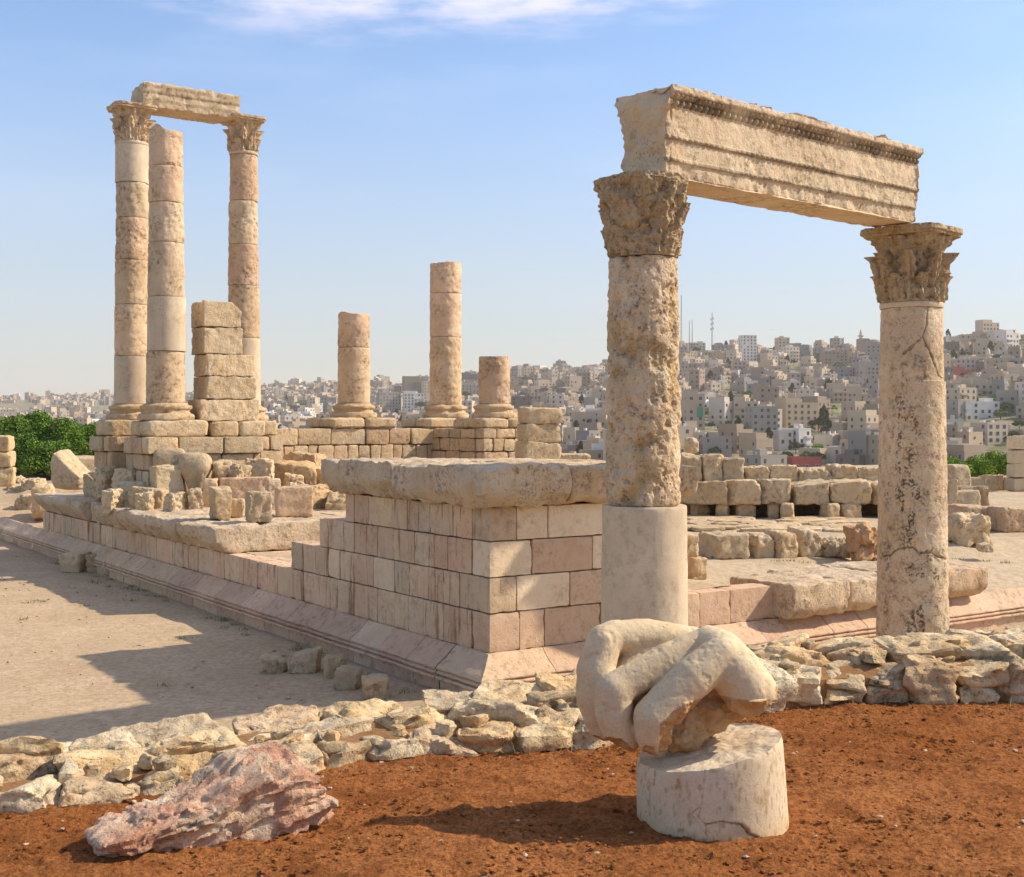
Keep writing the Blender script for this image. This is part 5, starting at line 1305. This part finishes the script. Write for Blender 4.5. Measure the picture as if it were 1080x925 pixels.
def mast(x, ytop, label, w=.5, D=1340, cross=True):
    g = gz(x, D); H = zy(ytop, D) - g; A = Acc()
    for (dx, dy) in ((-1, -1), (1, -1), (0, 1)):
        v, f = taper([(dx * w, dy * w, -4), (dx * w * .25, dy * w * .25, H)], [.16, .12], 5); A.add(v, f)
    z = 0
    while z < H - 2:
        k = 1 - .75 * z / H; k2 = 1 - .75 * (z + 3) / H
        for s in (-1, 1):
            a = np.array([s * w * k, -w * k, z]); b = np.array([-s * w * k2, -w * k2, z + 3]); v = np.array([a + [-.08, 0, 0], a + [.08, 0, 0], a + [0, .15, 0], b + [-.08, 0, 0], b + [.08, 0, 0], b + [0, .15, 0]]); A.add(v, [[0, 1, 4, 3], [1, 2, 5, 4], [2, 0, 3, 5]])
        z += 3
    if cross:
        for zz_ in (.6, .72, .84):
            v, f = taper([(w + .3, 0, H * zz_), (w + .3, 0, H * zz_ + 2.2)], [.45, .45], 8); A.add(v, f); v, f = taper([(-w - .3, 0, H * zz_ - 1), (-w - .3, 0, H * zz_ + 1.2)], [.45, .45], 8); A.add(v, f)
    o = A.build('radio_mast', M_mast, loc=((x - CX) / F * D, D, g)); tag(o, label, 'mast', 'radio masts on the skyline')
mast(718.5, 311, 'tall lattice radio mast right beside the pitted column', 1.0, cross=False)
mast(727, 338, 'short thin radio mast, left one of the pair', .5, cross=False)
mast(730, 337, 'short thin radio mast, right one of the pair', .5, cross=False)
mast(751, 330, 'lattice radio mast with antenna drums, standing apart on the right', 1.0)

# city trees
def shared_tree(kind, seed, n, rx, rz_, H, leaf, mat, clumps):
    V, Fc, C = crown(n, rx, rx, rz_, seed, leaf, clumps)
    me = mk('crown', V + [0, 0, H - rz_ * .85], Fc, mat, smooth=False, col=C); A = Acc(); v, f = taper([(0, 0, -2), (0, 0, H * .7)], [.35, .15], 6); A.add(v, f); tk = A.build('trunk', M_bark); return me, tk
protos = {'round': shared_tree('r', 301, 900, 5, 3.6, 8, .6, M_leafd, 22), 'bush': shared_tree('b', 302, 900, 5, 3.2, 7, .6, M_leaf, 20), 'cypress': shared_tree('c', 303, 700, 1.9, 6.5, 13, .5, M_leafd, 26), 'bright': shared_tree('g', 304, 900, 5, 3.4, 7, .6, M_leafb, 20)}
first = {k: True for k in protos}
tl = [(769, 361, 12, 'round'), (821, 362, 14, 'round'), (800, 360, 12, 'round'), (813, 368, 9, 'round'), (848, 364, 20, 'round'), (899, 378, 13, 'round'), (874.5, 422, 20, 'cypress'), (809, 423, 16, 'round'), (768, 459, 24, 'bush'), (783, 477, 18, 'bush'), (811, 475, 14, 'cypress'), (798, 478, 18, 'bush'), (863, 457, 24, 'round'), (908, 458, 14, 'bush'), (877, 482, 18, 'bright'), (863, 475, 14, 'bright'), (1019, 468, 24, 'round'), (1060, 437, 22, 'bush'), (1031, 421, 14, 'round'), (1011, 423, 9, 'cypress'), (1041, 372, 9, 'cypress'), (1075, 453, 16, 'round'), (790, 425, 20, 'bush'), (735, 362, 10, 'round'), (1064, 430, 14, 'bright'), (1050, 432, 14, 'bush'), (610, 480, 22, 'bush'), (628, 476, 16, 'bright'), (600, 470, 18, 'round'), (1072, 376, 8, 'round'), (916, 376, 8, 'round'), (1000, 362, 9, 'cypress')]
for (cx_, cy_, sx_, sy_, nn_) in ((772, 460, 16, 14, 16), (865, 466, 14, 10, 10), (1050, 425, 24, 14, 16), (1022, 462, 16, 6, 8), (790, 440, 20, 6, 8), (905, 455, 12, 8, 7), (612, 474, 18, 10, 12), (740, 440, 14, 8, 6), (985, 440, 10, 20, 6), (800, 364, 40, 3, 12), (1050, 370, 20, 8, 6)):
    for q in range(nn_): tl.append((r.gauss(cx_, sx_ * .6), r.gauss(cy_, sy_ * .6), r.uniform(9, 20) if cy_ > 400 else r.uniform(7, 11), r.choice(['round', 'bush', 'bright', 'bush', 'round', 'cypress'])))
for q in range(230):
    x = r.uniform(280, 1080); y = r.uniform(380, 498) if x > 640 else r.uniform(410, 490); tl.append((x, y, r.uniform(8, 16) * (1.4 if y > 430 else 1.), r.choice(['round', 'bush', 'round', 'cypress', 'bush', 'bright'])))
adj = {'round': 'round dark green tree', 'bush': 'bushy green tree', 'cypress': 'slim dark cypress', 'bright': 'yellow green tree'}
for i, (x, yb, wp, kd) in enumerate(tl):
    D = D_of(x, yb); sc_ = wp / F * D / (3.8 if kd == 'cypress' else 10.)
    if kd == 'cypress': sc_ = wp / F * D / 6
    D -= 7; cr, tk = protos[kd]
    if first[kd]: first[kd] = False
    else: cr, tk = cr.copy(), tk.copy(); COL.objects.link(cr); COL.objects.link(tk)
    t = empty('city_tree', ((x - CX) / F * D, D, gz(x, D)), r.uniform(0, 6), f"{adj[kd]} {hgt(yb)} {side(x)}", 'tree', 'trees among the city houses'); sc_ = min(max(sc_, .5), 1.35); t.scale = (sc_,) * 3
    cr.parent = t; tk.parent = t

# bird over the city
A = Acc(); D = 300.
A.add(np.array([[-.5, 0, .18], [0, -.08, 0], [0, .1, 0], [.5, 0, .2], [0, 0, .06]]), [[0, 1, 4], [0, 4, 2], [1, 3, 4], [4, 3, 2]]); A.add(np.array([[0, -.25, 0], [.06, 0, .03], [-.06, 0, .03], [0, 0, -.06], [0, .3, 0]]), [[0, 1, 2], [0, 3, 1], [0, 2, 3], [4, 2, 1], [4, 1, 3], [4, 3, 2]])
b = A.build('bird', M_mast, loc=px(814, 348, D)); tag(b, 'tiny dark bird flying over the city between the near columns', 'bird')

# haze
m, t, N, Lk = nodes('haze air'); pv_ = N('ShaderNodeVolumePrincipled'); pv_.inputs['Color'].default_value = (.97, .91, .84, 1); pv_.inputs['Density'].default_value = .00011; pv_.inputs['Anisotropy'].default_value = .2
oo = N('ShaderNodeOutputMaterial'); Lk(pv_.outputs[0], oo.inputs['Volume'])
zlo = min(float(ZZ.min()), -60) 
zall = [float((o.matrix_basis @ Vector(c)).z) for o in COL.objects if o.type == 'MESH' and o.parent is None for c in o.bound_box]
hz = mk('haze', boxv(-3200, 3200, -40, 4400, min(zall) - 1, max(max(zall), 140) + 6), BOXF[:, ::-1] if False else BOXF, m, smooth=False); tag(hz, 'thin pale haze in the air over the city', 'haze', kind='stuff')
